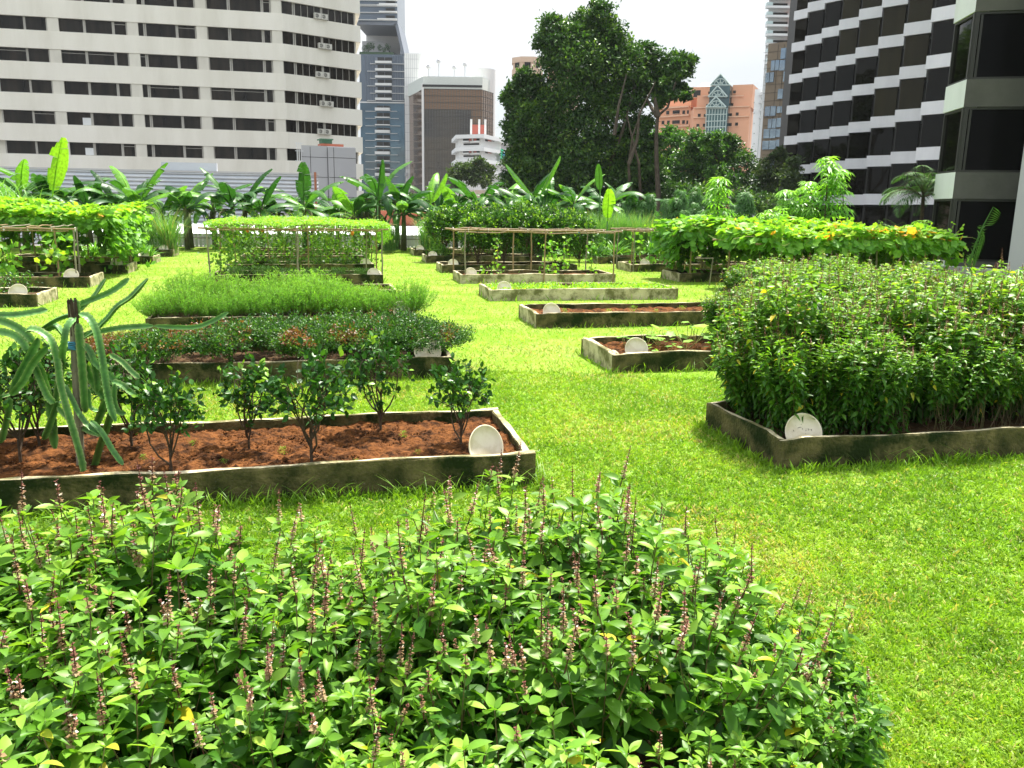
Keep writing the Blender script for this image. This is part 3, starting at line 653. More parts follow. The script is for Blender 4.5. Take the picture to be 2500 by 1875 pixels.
RB = [.36, .30, .40, .34, .22, .38, .36, .36, .34, .3, .26, .2, .2, .24, .26, .22, .26, .26, .26, .38, .3, .28, .26, .34, .34, .36, .36, .34, .2, .26, .3, .2, .22, .42, .42, .3, .34]
for k, arm in enumerate(ARMS):
    pp = np.array(arm, float); n = len(pp); T = np.linspace(0, n-1, (n-1)*14+1)
    # smooth path through the traced points
    def cr(i, t):
        p0, p1, p2, p3 = pp[max(i-1, 0)], pp[i], pp[min(i+1, n-1)], pp[min(i+2, n-1)]
        return .5*((2*p1)+(-p0+p2)*t+(2*p0-5*p1+4*p2-p3)*t*t+(-p0+3*p1-3*p2+p3)*t**3)
    path = np.array([cr(min(int(x), n-2), x-min(int(x), n-2)) for x in T])
    dy = (-.16 if k in (0, 1, 3, 4, 5, 6, 16, 18) else .12 if k in (9, 10, 11, 12, 13, 14, 15, 19, 33, 25, 26) else 0.)+rng.uniform(-.05, .05)
    tt = np.linspace(0, 1, len(path)); Yd = by+dy*(np.sin(pi*np.clip(tt*1.0+.05, 0, 1)) if k in (1, 2) else .4+.6*tt)
    W = np.array([at(p[0]/2.964, 680+p[1]/2.964, y) for p, y in zip(path, Yd)])-np.array([bx, by, .15])
    W[:, 2] = np.maximum(W[:, 2], .03) if k not in (3, 4) else W[:, 2]
    seg = np.concatenate([[0], np.cumsum(np.linalg.norm(np.diff(W, axis=0), axis=1))])
    m = MB(); Tn = np.gradient(W, axis=0); Tn /= np.linalg.norm(Tn, axis=1, keepdims=True)
    A = np.cross(Tn, [0, 1, 0.]); A /= np.linalg.norm(A, axis=1, keepdims=True)+1e-9; B = np.cross(Tn, A)
    R = RB[k]*.115*np.minimum(1, .35+6*np.minimum(tt, 1-tt)); saw = .80+.24*np.abs(((seg/.032) % 1)-.15)
    ph = rng.uniform(-.5, .5); V = []
    for j in range(9):
        a = ph+j*2*pi/9; rr = R*(saw if j % 3 == 0 else np.full(len(R), .30)); V.append(W+rr[:, None]*(math.cos(a)*A+math.sin(a)*B))
    V = np.stack(V, 1).reshape(-1, 3); K = 9; i_, j_ = np.meshgrid(np.arange(len(W)-1), np.arange(K), indexing='ij')
    q = np.stack([i_*K+j_, (i_+1)*K+j_, (i_+1)*K+(j_+1) % K, i_*K+(j_+1) % K], -1).reshape(-1, 4)
    rv = np.tile([.95 if j % 3 == 0 else .35 for j in range(9)], len(W))*rng.uniform(.75, 1.)+rng.normal(size=len(W)*9)*.05
    m.add(V, [q, [tuple(range(K))], [tuple(range((len(W)-1)*K, len(W)*K))[::-1]]], np.clip(rv, 0, 1))
    for q_ in range(2, len(W)-2, 3):
        a = ph+rnd.choice((0, 3, 6))*2*pi/9; d = math.cos(a)*A[q_]+math.sin(a)*B[q_]; m.tube([W[q_]+d*R[q_]*.9, W[q_]+d*(R[q_]+.007)], [.0014, .0003], 3)
    m.build('arm', M_cact, root, False)
# ------------------------------------------------------------------ dark shrubs and feathery herbs in the middle column
def patch(pos, r):
    return r*.78
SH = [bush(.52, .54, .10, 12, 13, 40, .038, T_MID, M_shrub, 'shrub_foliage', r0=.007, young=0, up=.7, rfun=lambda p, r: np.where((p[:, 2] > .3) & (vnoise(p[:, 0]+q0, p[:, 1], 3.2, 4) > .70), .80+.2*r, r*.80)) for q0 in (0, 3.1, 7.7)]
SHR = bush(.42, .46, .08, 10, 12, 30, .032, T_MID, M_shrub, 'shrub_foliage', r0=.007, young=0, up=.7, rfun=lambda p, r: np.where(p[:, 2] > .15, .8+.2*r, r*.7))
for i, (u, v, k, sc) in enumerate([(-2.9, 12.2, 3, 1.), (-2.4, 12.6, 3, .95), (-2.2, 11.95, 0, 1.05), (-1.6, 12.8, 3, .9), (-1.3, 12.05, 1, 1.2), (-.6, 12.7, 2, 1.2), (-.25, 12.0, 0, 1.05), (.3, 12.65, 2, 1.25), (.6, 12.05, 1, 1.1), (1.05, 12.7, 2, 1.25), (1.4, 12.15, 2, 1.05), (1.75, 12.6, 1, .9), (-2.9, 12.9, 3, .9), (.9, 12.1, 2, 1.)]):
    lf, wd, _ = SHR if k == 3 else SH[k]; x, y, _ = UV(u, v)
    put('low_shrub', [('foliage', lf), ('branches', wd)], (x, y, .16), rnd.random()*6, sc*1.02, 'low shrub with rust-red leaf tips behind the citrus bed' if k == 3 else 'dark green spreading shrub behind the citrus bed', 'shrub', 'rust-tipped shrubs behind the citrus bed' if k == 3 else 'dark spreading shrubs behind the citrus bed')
def feather(seed, h=.62, R=.42, n=150):
    m = MB(); s = MB()
    for i in range(n):
        az = rng.random()*6.28; rr = R*math.sqrt(rng.random()); hh = h*(1-.35*(rr/R)**2)*rng.uniform(.8, 1.08)
        e = np.array([rr*math.cos(az), rr*math.sin(az), hh]); p = np.array([[0.3*e[0], .3*e[1], hh*.25], [e[0]*.8, e[1]*.8, hh*.6], e*[1.08, 1.08, 1]])
        s.tube(p, [.003, .002, .001], 3, cap=False)
        k = 34; t = rng.uniform(.15, 1.02, k); pos = np.stack([np.interp(t, [0, .5, 1], p[:, c]) for c in range(3)], 1)
        D = unit(k, .9); m.inst(T_NAR, pos, D, unit(k, .5), np.stack([rng.uniform(.035, .06, k), np.full(k, .055), np.full(k, .05)], 1), np.clip(.25+.6*t*hh/h+rng.normal(size=k)*.12, 0, 1))
    return [('foliage', m.mesh('feathery_foliage', M_feath)), ('stems', s.mesh('stems', M_stem))]
FE = [feather(i) for i in range(3)]
for u in np.arange(-3.0, 2.0, .42):
    for v in (16.65, 17.5):
        x, y, _ = UV(u+rnd.uniform(-.08, .08), v); put('feathery_herb', FE[rnd.randrange(3)], (x, y, .14), rnd.random()*6, rnd.choice((.8, 1.0, 1.15, 1.3, 1.45)), 'bushy bright green feathery herb in the %s row of its bed' % ('front' if v < 17 else 'back'), 'herb', 'feathery herbs in the middle bed')
# ------------------------------------------------------------------ small plants
def tuft(n, R, h, T, mat, sz, up=.8, stem=True):
    m = MB(); k = n; P = np.stack([rng.normal(size=k)*R*.5, rng.normal(size=k)*R*.5, rng.random(k)**.8*h], 1)
    m.inst(T, P, unit(k, up), unit(k, 1.5), sz*rng.uniform(.7, 1.3, k))
    return m.mesh('herb_foliage', mat, True)
HT = [tuft(900, .34, .26, T_NAR, M_gold, .075, 1.6) for _ in range(2)]; WD = [tuft(140, .2, .34, T_MID, M_vine, .05, .6), tuft(220, .26, .42, T_MID, M_lime, .055, .6)]
for v, nm in ((26.4, 'front'), (31.0, 'back')):
    for u in (-2.5, -1.7, -1.0, -.3, .45, 1.1):
        x, y, _ = UV(u, v); put('herb_tuft', [('foliage', HT[rnd.randrange(2)])], (x, y, .15), rnd.random()*6, rnd.uniform(.9, 1.2), 'dark rosemary-like herb tuft in the %s bed under the vine-roofed trellis' % nm, 'herb', 'herb tufts under the vine-roofed trellis')
for (u, v, k, s_) in ((-7.2, 21.3, 1, 1.3), (-7.9, 21.8, 1, 1.5), (-6.9, 21.8, 1, 1.2), (-8.6, 21.3, 1, 1.1), (-9.3, 21.8, 0, 1.3), (-8.2, 21.2, 0, 1.2)):
    x, y, _ = UV(u, v); put('leafy_weed', [('foliage', WD[k])], (x, y, .16), rnd.random()*6, s_, 'leafy green weed in the bed at the left edge', 'weed', 'leafy weeds in the bed at the left edge')
dw = MB(); n = 900; U_ = rng.uniform(P1+.1, P2-.1, n); V_ = rng.uniform(21.2, 22.6, n); X = np.array(UV(0, 0)); P = np.stack([U_*CT-V_*ST, U_*ST+V_*CT, .17+rng.random(n)*.1], 1)
dw.inst(T_MID, P, unit(n, .6), unit(n, 1), rng.uniform(.04, .09, n), .6+.4*rng.random(n))
tag(dw.build('dry_weeds', M_hang), 'low dry brownish weeds covering the bed behind the feathery herbs', 'weeds', kind='stuff')
cv = MB(); n = 5200; U_ = rng.uniform(RU0+.1, RU1, n); V_ = rng.uniform(21.2, 22.65, n); dn = vnoise(U_, V_, 2., 5); ok = dn > .25; U_, V_ = U_[ok], V_[ok]; n = len(U_)
P = np.stack([U_*CT-V_*ST, U_*ST+V_*CT, .18+rng.random(n)*.12], 1); cv.inst(T_OVAL, P, unit(n, .5), unit(n, 2), rng.uniform(.05, .09, n), .4+.5*rng.random(n))
tag(cv.build('seedling_cover', M_vine), 'light green seedlings covering the long bed in front of the bare bamboo frame', 'seedlings', kind='stuff')
def squash_seedling(nl=7, h=.3, L=.17):
    m = MB(); s = MB()
    for i in range(nl):
        a = i*2.4+rng.random(); r = rng.uniform(.06, .22); z = h*rng.uniform(.5, 1.05); e = (r*math.cos(a), r*math.sin(a), z)
        s.tube(curve((0, 0, 0), e, .05, 4, .05), .004, 4); m.inst(T_LOBE, [e], [(math.cos(a), math.sin(a), -.1)], [(rng.normal()*.2, rng.normal()*.2, 1)], L*rng.uniform(.6, 1.1), .5+.35*rng.random())
    return [('leaves', m.mesh('lobed_leaves', M_squash, True)), ('stems', s.mesh('stems', M_tend))]
SQ = [squash_seedling() for _ in range(3)]
for (u, v, s_) in ((4.75, 12.75, .8), (5.0, 12.5, 1.15), (5.35, 12.8, 1.1), (5.65, 12.4, 1.2), (5.95, 12.75, 1.3), (6.15, 12.3, 1.), (5.3, 12.15, .7), (6.4, 12.8, 1.2), (4.9, 12.0, .5)):
    x, y, _ = UV(u, v); put('squash_seedling', SQ[rnd.randrange(3)], (x, y, .16), rnd.random()*6, s_, 'squash seedling with pale lobed leaves in the brown soil bed', 'seedling', 'squash seedlings in the brown soil bed')
for (u, v) in ((5.0, 17.2), (5.9, 16.9), (6.6, 17.3), (7.0, 17.0), (7.7, 17.2), (4.7, 16.8), (8.2, 17.1)):
    x, y, _ = UV(u, v); put('sprout', [('leaves', WD[0])], (x, y, .15), rnd.random()*6, rnd.uniform(.25, .45), 'tiny green sprout in the bare red soil bed', 'sprout', 'tiny sprouts in the bare red soil bed')
for (px, py) in ((350, 1120), (870, 1130), (545, 1130), (985, 1065), (690, 1105), (470, 1085), (840, 1150), (1020, 1110), (255, 1165)):
    x, y = G(px, py, .2); put('sprout', [('leaves', WD[0])], (x, y, .19), rnd.random()*6, rnd.uniform(.12, .2), 'tiny weed sprout on the red soil between the citrus trees', 'sprout', 'tiny weeds between the citrus trees')
# ------------------------------------------------------------------ bamboo frames
def pole(root, a, b, r=.022, mat=None, name='post', wob=.01):
    a = np.array(a, float); b = np.array(b, float); n = max(3, int(np.linalg.norm(b-a)/.35)+2)
    p = a+(b-a)*np.linspace(0, 1, n)[:, None]; p[1:-1] += rng.normal(size=(n-2, 3))*wob
    m = MB(); m.tube(p, np.linspace(r*1.08, r*.88, n), 8)
    L = np.linalg.norm(b-a); d = (b-a)/L
    for t in np.arange(.12, L, .28): c = a+d*t; c = np.array([np.interp(t/L, np.linspace(0, 1, n), p[:, k]) for k in range(3)]); m.tube([c-d*.006, c+d*.006], r*1.22, 8)
    return m.build(name, mat or M_bamb, root)
def ties(root, pts, mat=None):
    for p in pts:
        m = MB(); a = np.linspace(0, 2*pi, 9)
        for q in (0, .012): m.tube(np.stack([p[0]+q+0*a, p[1]+.032*np.cos(a), p[2]+.032*np.sin(a)], 1), .006, 4)
        m.tube([p+np.array([0, -.03, -.02]), p+np.array([.02, -.05, -.07])], .004, 3)
        m.build('tie', mat or M_tie, root)
def L3(u, v, z): return np.array([u, v, z], float)
def frame(label, u0, u1, v0, v1, z, posts, nlong=2, ncross=6, over=.3, mats=None, group='bamboo frames over the beds', tie=None, zr=None):
    x, y, _ = UV(0, 0); root = empty('bamboo_trellis', (0, 0, 0), TH, label, 'trellis', group)
    for (u, v, h_, ix) in posts: pole(root, (u, v, 0), (u+rnd.uniform(-.05, .05), v+rnd.uniform(-.04, .04), h_ or z), .024, (M_bamb, M_bambg)[ix])
    for k in range(nlong):
        vv = v0+(v1-v0)*k/(nlong-1)
        pole(root, (u0-over, vv, z+(zr or 0)), (u1+over*.6, vv+rnd.uniform(-.05, .05), z), .027, M_bamb, 'rail')
        if k in (0, nlong-1): pole(root, (u0-.1, vv+.04, z-.055), (u0+(u1-u0)*.55, vv+.03, z-.05), .017, M_bamb, 'rail'); pole(root, (u0+(u1-u0)*.45, vv+.03, z-.06), (u1, vv+.04, z-.05), .017, M_bamb, 'rail')
    for k in range(ncross):
        uu = u0+(u1-u0)*(k+.3)/ncross; pole(root, (uu, v0-.1, z+.045), (uu+rnd.uniform(-.1, .1), v1+.1, z+.045), .016, (M_bamb, M_bambg)[k % 2], 'cross_pole')
    ties(root, [L3(u0+(u1-u0)*(k+.3)/8, v0-.0, z+.01) for k in range(9)], tie)
    return root
frame('bamboo trellis roofed with fine light green vines in the middle of the garden', P1, P2, 25.95, 31.8, 1.62,
      [(P1-.03, 26.0, 0, 1), (-.75, 25.7, 0, 1), (P2-.03, 25.9, 0, 1), (P1+.1, 27.3, 0, 0), (P2-.1, 27.4, 0, 0), (P1+.3, 30.1, 0, 0), (-.8, 28.2, 0, 1), (-.5, 30.2, 0, 0), (P2, 31.8, 0, 0), (P1+.3, 31.8, 0, 0), (-1.9, 31.9, 0, 0), (P2-.3, 30.1, 0, 1)])
T2 = frame('bare bamboo frame with a few climbing shoots over the red soil bed', RU0+.05, RU1, 25.95, 27.6, 1.62,
      [(4.3, 25.95, 0, 1), (6.78, 25.8, 0, 0), (9.12, 25.85, 0, 0), (4.18, 27.6, 0, 0), (6.2, 27.7, 0, 0), (6.85, 27.7, 0, 0), (8.0, 27.7, 1.2, 1), (8.75, 27.7, 0, 1), (5.5, 27.0, .9, 1)], ncross=3)
tm = MB(); a = np.linspace(0, 2*pi, 9); tm.tube(np.stack([7.95+.02*np.sin(a*3), 25.95+.035*np.cos(a), 1.6+.035*np.sin(a)], 1), .012, 5); tm.build('tie', M_blue, T2)
frame('small bamboo frame over the far bed left of the squash trellis', SU0-.1, SU0+2.2, 30.2, 32.0, 1.55, [(SU0-.05, 30.25, 0, 1), (SU0-.1, 32.0, 0, 1), (SU0+.15, 31.0, 0, 0), (SU0+2., 30.2, 0, 0)], ncross=4)
frame('bamboo frame buried in squash vines over the farther right-hand bed', SU0, SU1, 26.1, 27.6, 1.5, [(11.9, 26.1, 0, 0), (14.1, 26.1, 0, 0), (16.4, 26.1, 0, 0), (12.2, 27.6, 0, 0), (15.2, 27.5, 0, 1), (13.0, 27.6, 0, 0)], ncross=5)
frame('bamboo frame buried in squash vines over the nearer right-hand bed', SU0+.5, SU1+1.2, 21.5, 24.2, 1.45, [(12.1, 23.8, 0, 0), (13.9, 21.6, 0, 1), (15.6, 21.6, 0, 1), (17.6, 21.6, 0, 1), (13.2, 24.2, 0, 0), (16., 24.2, 0, 0), (17.6, 24.2, 0, 0), (14.8, 23., 0, 0)], ncross=6)
frame('bamboo frame with a bare front edge under the pumpkin vines on the left', LU0, LU1-.4, 25.2, 33.4, 1.58,
      [(-6.72, 25.55, 0, 1), (-7.0, 27.0, 0, 1), (-7.4, 26.4, 0, 0), (-9.3, 26.6, 0, 0), (-6.75, 30.2, 0, 1), (-6.45, 31.2, 0, 0), (-8.9, 29.5, 0, 0), (-10.9, 25.5, 0, 1), (-11.2, 30., 0, 0), (-8.2, 32.9, 0, 0)], nlong=4, ncross=8)
x, y = G(1732, 697); st = MB(); st.tube([(0, 0, 0), (.03, 0, .45), (.06, .02, .86)], [.02, .02, .018], 8); st.tube([(.08, 0, .86), (-.5, .05, .84)], .014, 6)
o = st.build('bamboo_stake', M_bambg); o.location = (x, y, 0); tag(o, 'short bamboo stake with a cross stick in front of the squash trellis', 'stake')
# ------------------------------------------------------------------ vine canopies
def canopy(name, label, u0, u1, v0, v1, z, T, mat, n, sz, bump=.22, sides=(.35, .5, .35, .2), nhang=0, hl=1., yellow=0., stems=60, cat='vine', rlo=0., side_r=-.2, flowers=0):
    m = MB(); s = MB()
    U = rng.uniform(u0-.1, u1+.1, n); V = rng.uniform(v0-.15, v1+.1, n)
    hh = z+.05+bump*(fbm(U, V, .8, 3, len(label))*1.6-.3)*np.minimum(1, 4*np.minimum(np.minimum(U-u0+.15, u1-U+.15), np.minimum(V-v0+.2, v1-V+.2))+.2)+rng.random(n)*.09
    a = rng.random(n)*6.28; el = rng.uniform(-.5, .35, n)
    D = np.stack([np.cos(a)*np.cos(el), np.sin(a)*np.cos(el), np.sin(el)], 1)
    r = np.clip(rlo+.5+.35*rng.random(n)-.25*(rng.random(n) < .3), 0, .92); yl = (fbm(U, V, 1.1, 2, 9) > .6) & (rng.random(n) < yellow*4) | (rng.random(n) < yellow)
    r = np.where(yl, rng.uniform(.93, 1, n), r)
    m.inst(T, np.stack([U, V, hh], 1), D, unit(n, 2.2), sz*rng.uniform(.6, 1.25, n), r)
    for si, dep in enumerate(sides):      # front, right, back, left curtains
        L = (u1-u0) if si in (0, 2) else (v1-v0); k = int(n*.35*dep*L/(u1-u0+v1-v0)*2)
        t = rng.random(k); dp = rng.random(k)**1.8*dep*hl*(.5+fbm(t*L, t*0+si, 1.3, 2, 3)); o_ = rng.uniform(-.18, .08, k)
        if si == 0: q = np.stack([u0+t*(u1-u0), v0+o_, z+.1-dp], 1); nn = (0, -1, .5)
        elif si == 1: q = np.stack([u1-o_, v0+t*(v1-v0), z+.1-dp], 1); nn = (1, 0, .5)
        elif si == 2: q = np.stack([u0+t*(u1-u0), v1-o_, z+.1-dp], 1); nn = (0, 1, .5)
        else: q = np.stack([u0+o_, v0+t*(v1-v0), z+.1-dp], 1); nn = (-1, 0, .5)
        D = np.array(nn)*.4+np.array([0, 0, -.9])+rng.normal(size=(k, 3))*.45
        m.inst(T, q, D, np.array(nn)+rng.normal(size=(k, 3))*.3, sz*rng.uniform(.55, 1.15, k), np.clip(.5+side_r+.3*rng.random(k), 0, .92)+(rng.random(k) < yellow*.7)*.3)
    for i in range(stems):
        a = np.array([rng.uniform(u0, u1), rng.uniform(v0, v1), z+.08]); b = a+np.array([rng.normal()*.7, rng.normal()*.5, rng.normal()*.06]); s.tube(curve(a, b, rng.normal()*.1, 6, .1), .005, 4, cap=False)
    for i in range(int(14*(u1-u0))):   # loose shoots reaching out of the canopy
        q = np.array([rng.uniform(u0, u1), rng.choice([v0, v0, v1, rng.uniform(v0, v1)]), z+.1]); e = q+np.array([rng.normal()*.25, rng.normal()*.2, rng.uniform(.12, .5)])
        c_ = curve(q, e, .12, 6, .15); s.tube(c_, np.linspace(.005, .002, 6), 3, cap=False); k = 6; m.inst(T, c_, unit(k, .3), unit(k, 1.), sz*np.linspace(.8, .25, k), .6+.25*rng.random(k))
    for i in range(nhang):
        uu = rng.uniform(u0, u1); vv = rnd.choice((v0+.9, v1-.2, v1-.4, rng.uniform(v0+.3, v1))); L = rng.uniform(.3, 1.)*hl
        p = np.array([(uu, vv, z), (uu+rng.normal()*.04, vv, z-L*.5), (uu+rng.normal()*.07, vv, z-L)]); s.tube(p, .0035, 3, cap=False)
        k = int(L*26); t = rng.random(k); pos = np.stack([np.interp(t, [0, .5, 1], p[:, c]) for c in range(3)], 1)+rng.normal(size=(k, 3))*.05
        m2.inst(T, pos, np.array([0, 0, -.8])+unit(k)*.9, unit(k, .5)+np.array([0, -.8, 0]), sz*.8*rng.uniform(.6, 1.2, k)) if False else m.inst(T, pos, np.array([0, 0, -.8])+unit(k)*.9, unit(k, .5)+np.array([0, -.8, 0]), sz*.85*rng.uniform(.6, 1.2, k), rng.uniform(0, .45, k), 1)
    root = empty(name, (0, 0, 0), TH, label, cat)
    m.build('foliage', [mat, M_hang], root, True); s.build('stems', M_tend, root)
    return root
r = canopy('climbing_vine', 'fine light green vine covering the roof of the middle trellis, with hanging strands', P1, P2+.1, 25.85, 31.9, 1.62, T_MID, M_vine, 13000, .088, .16, (.05, .4, .1, .1), 110, 1.25, .0, 40)
for (px, py) in ((640, 560), (604, 562), (860, 569)):
    x, y, z = at(px, py, 26.2); u, v = toUV(x, y); f = MB(); f.ball((0, 0, 0), (.05, .05, .08), 8, 6); o = f.build('fruit', pm('ripe_gourd', (.75, .22, .02), .5), r, True); o.location = (u, v, z)
canopy('pumpkin_vine', 'broad-leaved pumpkin vine heaped over the left bamboo frame', LU0, LU1+.0, 27.6, 33.4, 1.72, T_LOBE, M_squash, 3200, .25, .55, (.3, .85, .2, .2), 40, 1.1, .006, 40, rlo=.03)
canopy('squash_vine', 'squash vine with many yellowing leaves over the farther right-hand frame', SU0-.1, SU1+.3, 25.9, 27.9, 1.52, T_LOBE, M_squash, 1700, .25, .5, (.36, .4, .3, .8), 80, 1.0, .05, 70)
canopy('squash_vine', 'squash vine with drooping round leaves over the nearer right-hand frame', SU0+.5, SU1+1.3, 21.2, 24.3, 1.5, T_LOBE, M_squash, 2000, .26, .5, (.32, .8, .3, .3), 70, .9, .04, 80)
# climbing shoots on the bare frame and pumpkin shoots below the left canopy
def climber(label, u, v, h, mat=M_squash, sz=.1, n=46, w=.09, group='climbing shoots on the bamboo frames'):
    m = MB(); s = MB(); s.tube([(0, 0, 0), (.02, 0, h*.5), (-.02, .01, h)], .006, 4)
    P = np.stack([rng.normal(size=n)*w, rng.normal(size=n)*w, rng.random(n)*h], 1)
    m.inst(T_LOBE, P, unit(n, -.1), unit(n, .6)+np.array([0, -.8, 0]), sz*rng.uniform(.6, 1.3, n), rng.uniform(.2, .85, n))
    x, y, _ = UV(u, v); r = empty('climbing_shoot', (x, y, .15), TH, label, 'climbing plant', group); m.build('leaves', mat, r, True); s.build('stem', M_tend, r)
climber('thin climbing shoot on a stake left in the bare frame', 5.5, 26.9, 1.25, n=34)
climber('bushy climbing shoot right of the middle post of the bare frame', 7.35, 26.9, 1.1, n=120, w=.2)
climber('short climbing shoot near the right end of the bare frame', 8.6, 26.6, 1.1, n=30)
climber('climbing shoot at the short stake of the bare frame', 8.05, 27.6, 1.2, n=50)
climber('creeping shoot on the soil of the bare frame', 5.2, 26.8, .3, n=30, w=.3)
for i, (u, v, h) in enumerate(((-7.3, 26.1, 1.3), (-8.6, 26.2, 1.0), (-9.4, 27., 1.4), (-10.6, 26.4, 1.2), (-7.9, 29.5, 1.5), (-6.6, 29.9, 1.5), (-9.9, 29.5, 1.5), (-8.9, 30.4, 1.5), (-6.55, 32.0, 1.4))):
    climber('pumpkin shoot climbing the left bamboo frame', u, v, h, M_squash, .2, 46, .22, 'pumpkin shoots climbing the left bamboo frame')
for i, (u, v) in enumerate(((12.0, 31.0), (12.8, 31.), (13.6, 31.), (12.2, 27.), (13.2, 26.9), (15.9, 27.), (13., 22.6), (15., 22.), (17., 22.4), (18.4, 22.))):
    climber('squash shoot hanging below the right-hand frames', u, v, 1.35, M_squash, .15, 60, .25, 'squash shoots below the right-hand frames')
for i, (u, v) in enumerate(((-2.9, 31.2), (-2.3, 31.4), (-1.7, 31.), (-1.0, 31.5), (-.3, 31.2), (.4, 31.5), (1., 31.1), (1.6, 31.4), (-2.6, 30.5), (.1, 30.6), (1.3, 30.5), (-1.4, 36), (-2.6, 35.8), (0., 35.9), (1.2, 35.8), (-2.0, 36.4), (.6, 36.4), (-2.9, 26.8), (-2.95, 28.6))):
    climber('gourd vine climbing a pole inside the middle trellis', u, v, 1.5, M_hang, .1, rnd.choice((50, 90, 190)), .24, 'gourd vines inside the middle trellis')
# ------------------------------------------------------------------ lime hedge
LB = [bush(2.15, .85, .45, 12, 15, 34, .10, T_OVAL, M_lime, 'lime_foliage', r0=.02, young=.10) for _ in range(3)]
for i, (u, v, s_) in enumerate([(5.6, 30.9, .95), (6.6, 31.0, 1.0), (7.6, 30.9, 1.02), (8.6, 31., .98), (9.6, 31.2, .9), (5.0, 36.0, 1.02), (6.1, 36.2, 1.1), (7.3, 36.1, 1.08), (8.5, 36.2, 1.15), (9.6, 36.4, 1.1), (10.7, 36.3, 1.0)]):
    lf, wd, _ = LB[i % 3]; x, y, _ = UV(u, v)
    put('lime_bush', [('foliage', lf), ('branches', wd)], (x, y, .1), rnd.random()*6, (s_, s_, s_*1.02), 'glossy lime bush in the %s row of the leafy hedge' % ('front' if v < 33 else 'back'), 'bush', 'glossy lime bushes forming the hedge')
# ------------------------------------------------------------------ strap-leaved clumps
PD = [[('leaves', strap(130, 1.15, .055, .5, 1.45, M_pandan, 7, 'pandan_leaves', .08, 1.3))] for _ in range(2)]
LG = [[('leaves', strap(520, 1.7, .02, 1.05, 1.55, M_lemon, 6, 'lemongrass_leaves', .16, .65))] for _ in range(2)]
LL = [[('leaves', strap(160, .75, .05, .3, 1.4, M_pandan, 6, 'lily_leaves', .12, 1.2, .3, 1.))] for _ in range(2)]
for i, (px, py, s_) in enumerate(((1455, 640, 1.2), (1500, 632, 1.25), (1545, 625, 1.2), (1592, 628, 1.15), (1420, 630, 1.1), (1650, 628, 1.1), (600, 612, 1.1), (690, 610, 1.15), (800, 612, 1.05))):
    x, y = G(px, py); r = px > 1000
    put('pandan_clump', PD[i % 2], (x, y, 0), rnd.random()*6, s_, 'arching pandan clump %s' % ('between the bare frame and the squash trellis' if r else 'seen through the vine-roofed trellis'), 'pandan', 'pandan clumps on the right' if r else 'pandan clumps behind the middle trellis')
for i in range(13):
    u = 9.6+i*.55; v = 40.5+rnd.uniform(-.5, .5); x, y, _ = UV(u, v)
    put('lemongrass_clump', LG[i % 2], (x, y, 0), rnd.random()*6, rnd.uniform(1.25, 1.45), 'tall pale lemongrass in the row behind the pandan clumps', 'lemongrass', 'lemongrass row behind the pandan clumps')
for (u, v, s_, lb) in ((LU1-.3, 39.7, 1.25, 'tall lemongrass clump in the far left bed behind its plate'), (LU1-1.4, 39.8, 1.3, 'tall lemongrass clump left of the one by the far left plate'), (RU0+.9, 40.8, 1.15, 'lemongrass clump in the farthest right bed beside the path'), (RU0-.9, 42.6, .9, 'dry lemongrass clump beside the banana trunk at the path end')):
    x, y, _ = UV(u, v); put('lemongrass_clump', LG[rnd.randrange(2)], (x, y, .1), rnd.random()*6, s_, lb, 'lemongrass')
for (u, v, s_) in ((LU1-.45, 34.9, 1.2), (LU1-1.3, 35.0, 1.3), (LU1-2.2, 35.2, 1.3), (LU1-.9, 35.7, 1.3), (LU1-3.2, 35.3, 1.3)):
    x, y, _ = UV(u, v); put('lily_clump', LL[rnd.randrange(2)], (x, y, .12), rnd.random()*6, s_, 'glossy strap-leaved lily clump behind the pumpkin vines', 'lily', 'lily clumps behind the pumpkin vines')
x, y, _ = UV(RU0+.75, 36.); put('leafy_tuft', [('foliage', tuft(500, .45, .5, T_NAR, M_feath, .2, 1.))], (x, y, .15), 0, 1., 'bright green leafy tuft at the corner of the bed behind the lime hedge', 'herb')
# sugarcane at the left
CN = [[('leaves', strap(90, 2.3, .07, .8, 1.5, M_lemon, 9, 'cane_leaves', .25, 1.7, .3, .85, 1.1)), ('stems', (lambda m: (m.tube([(0, 0, 0), (.1, 0, 1.6)], .025, 6), m.tube([(0, 0, 0), (.3, .2, 1.7)], .025, 6), m.tube([(0, 0, 0), (-.3, .1, 1.5)], .025, 6), m)[-1])(MB()).mesh('cane_stems', M_stem))] for _ in range(2)]
for (px, Y, s_) in ((0, 36.5, 1.15), (45, 37, 1.15), (100, 38, .95), (-45, 36, 1.2), (20, 39, 1.25)):
    x, y, _ = at(px, 560, Y); put('sugarcane_clump', CN[rnd.randrange(2)], (x, y, 0), rnd.random()*6, s_, 'pale tall sugarcane clump behind the pumpkin vines at the left edge', 'sugarcane', 'sugarcane clumps at the left edge')
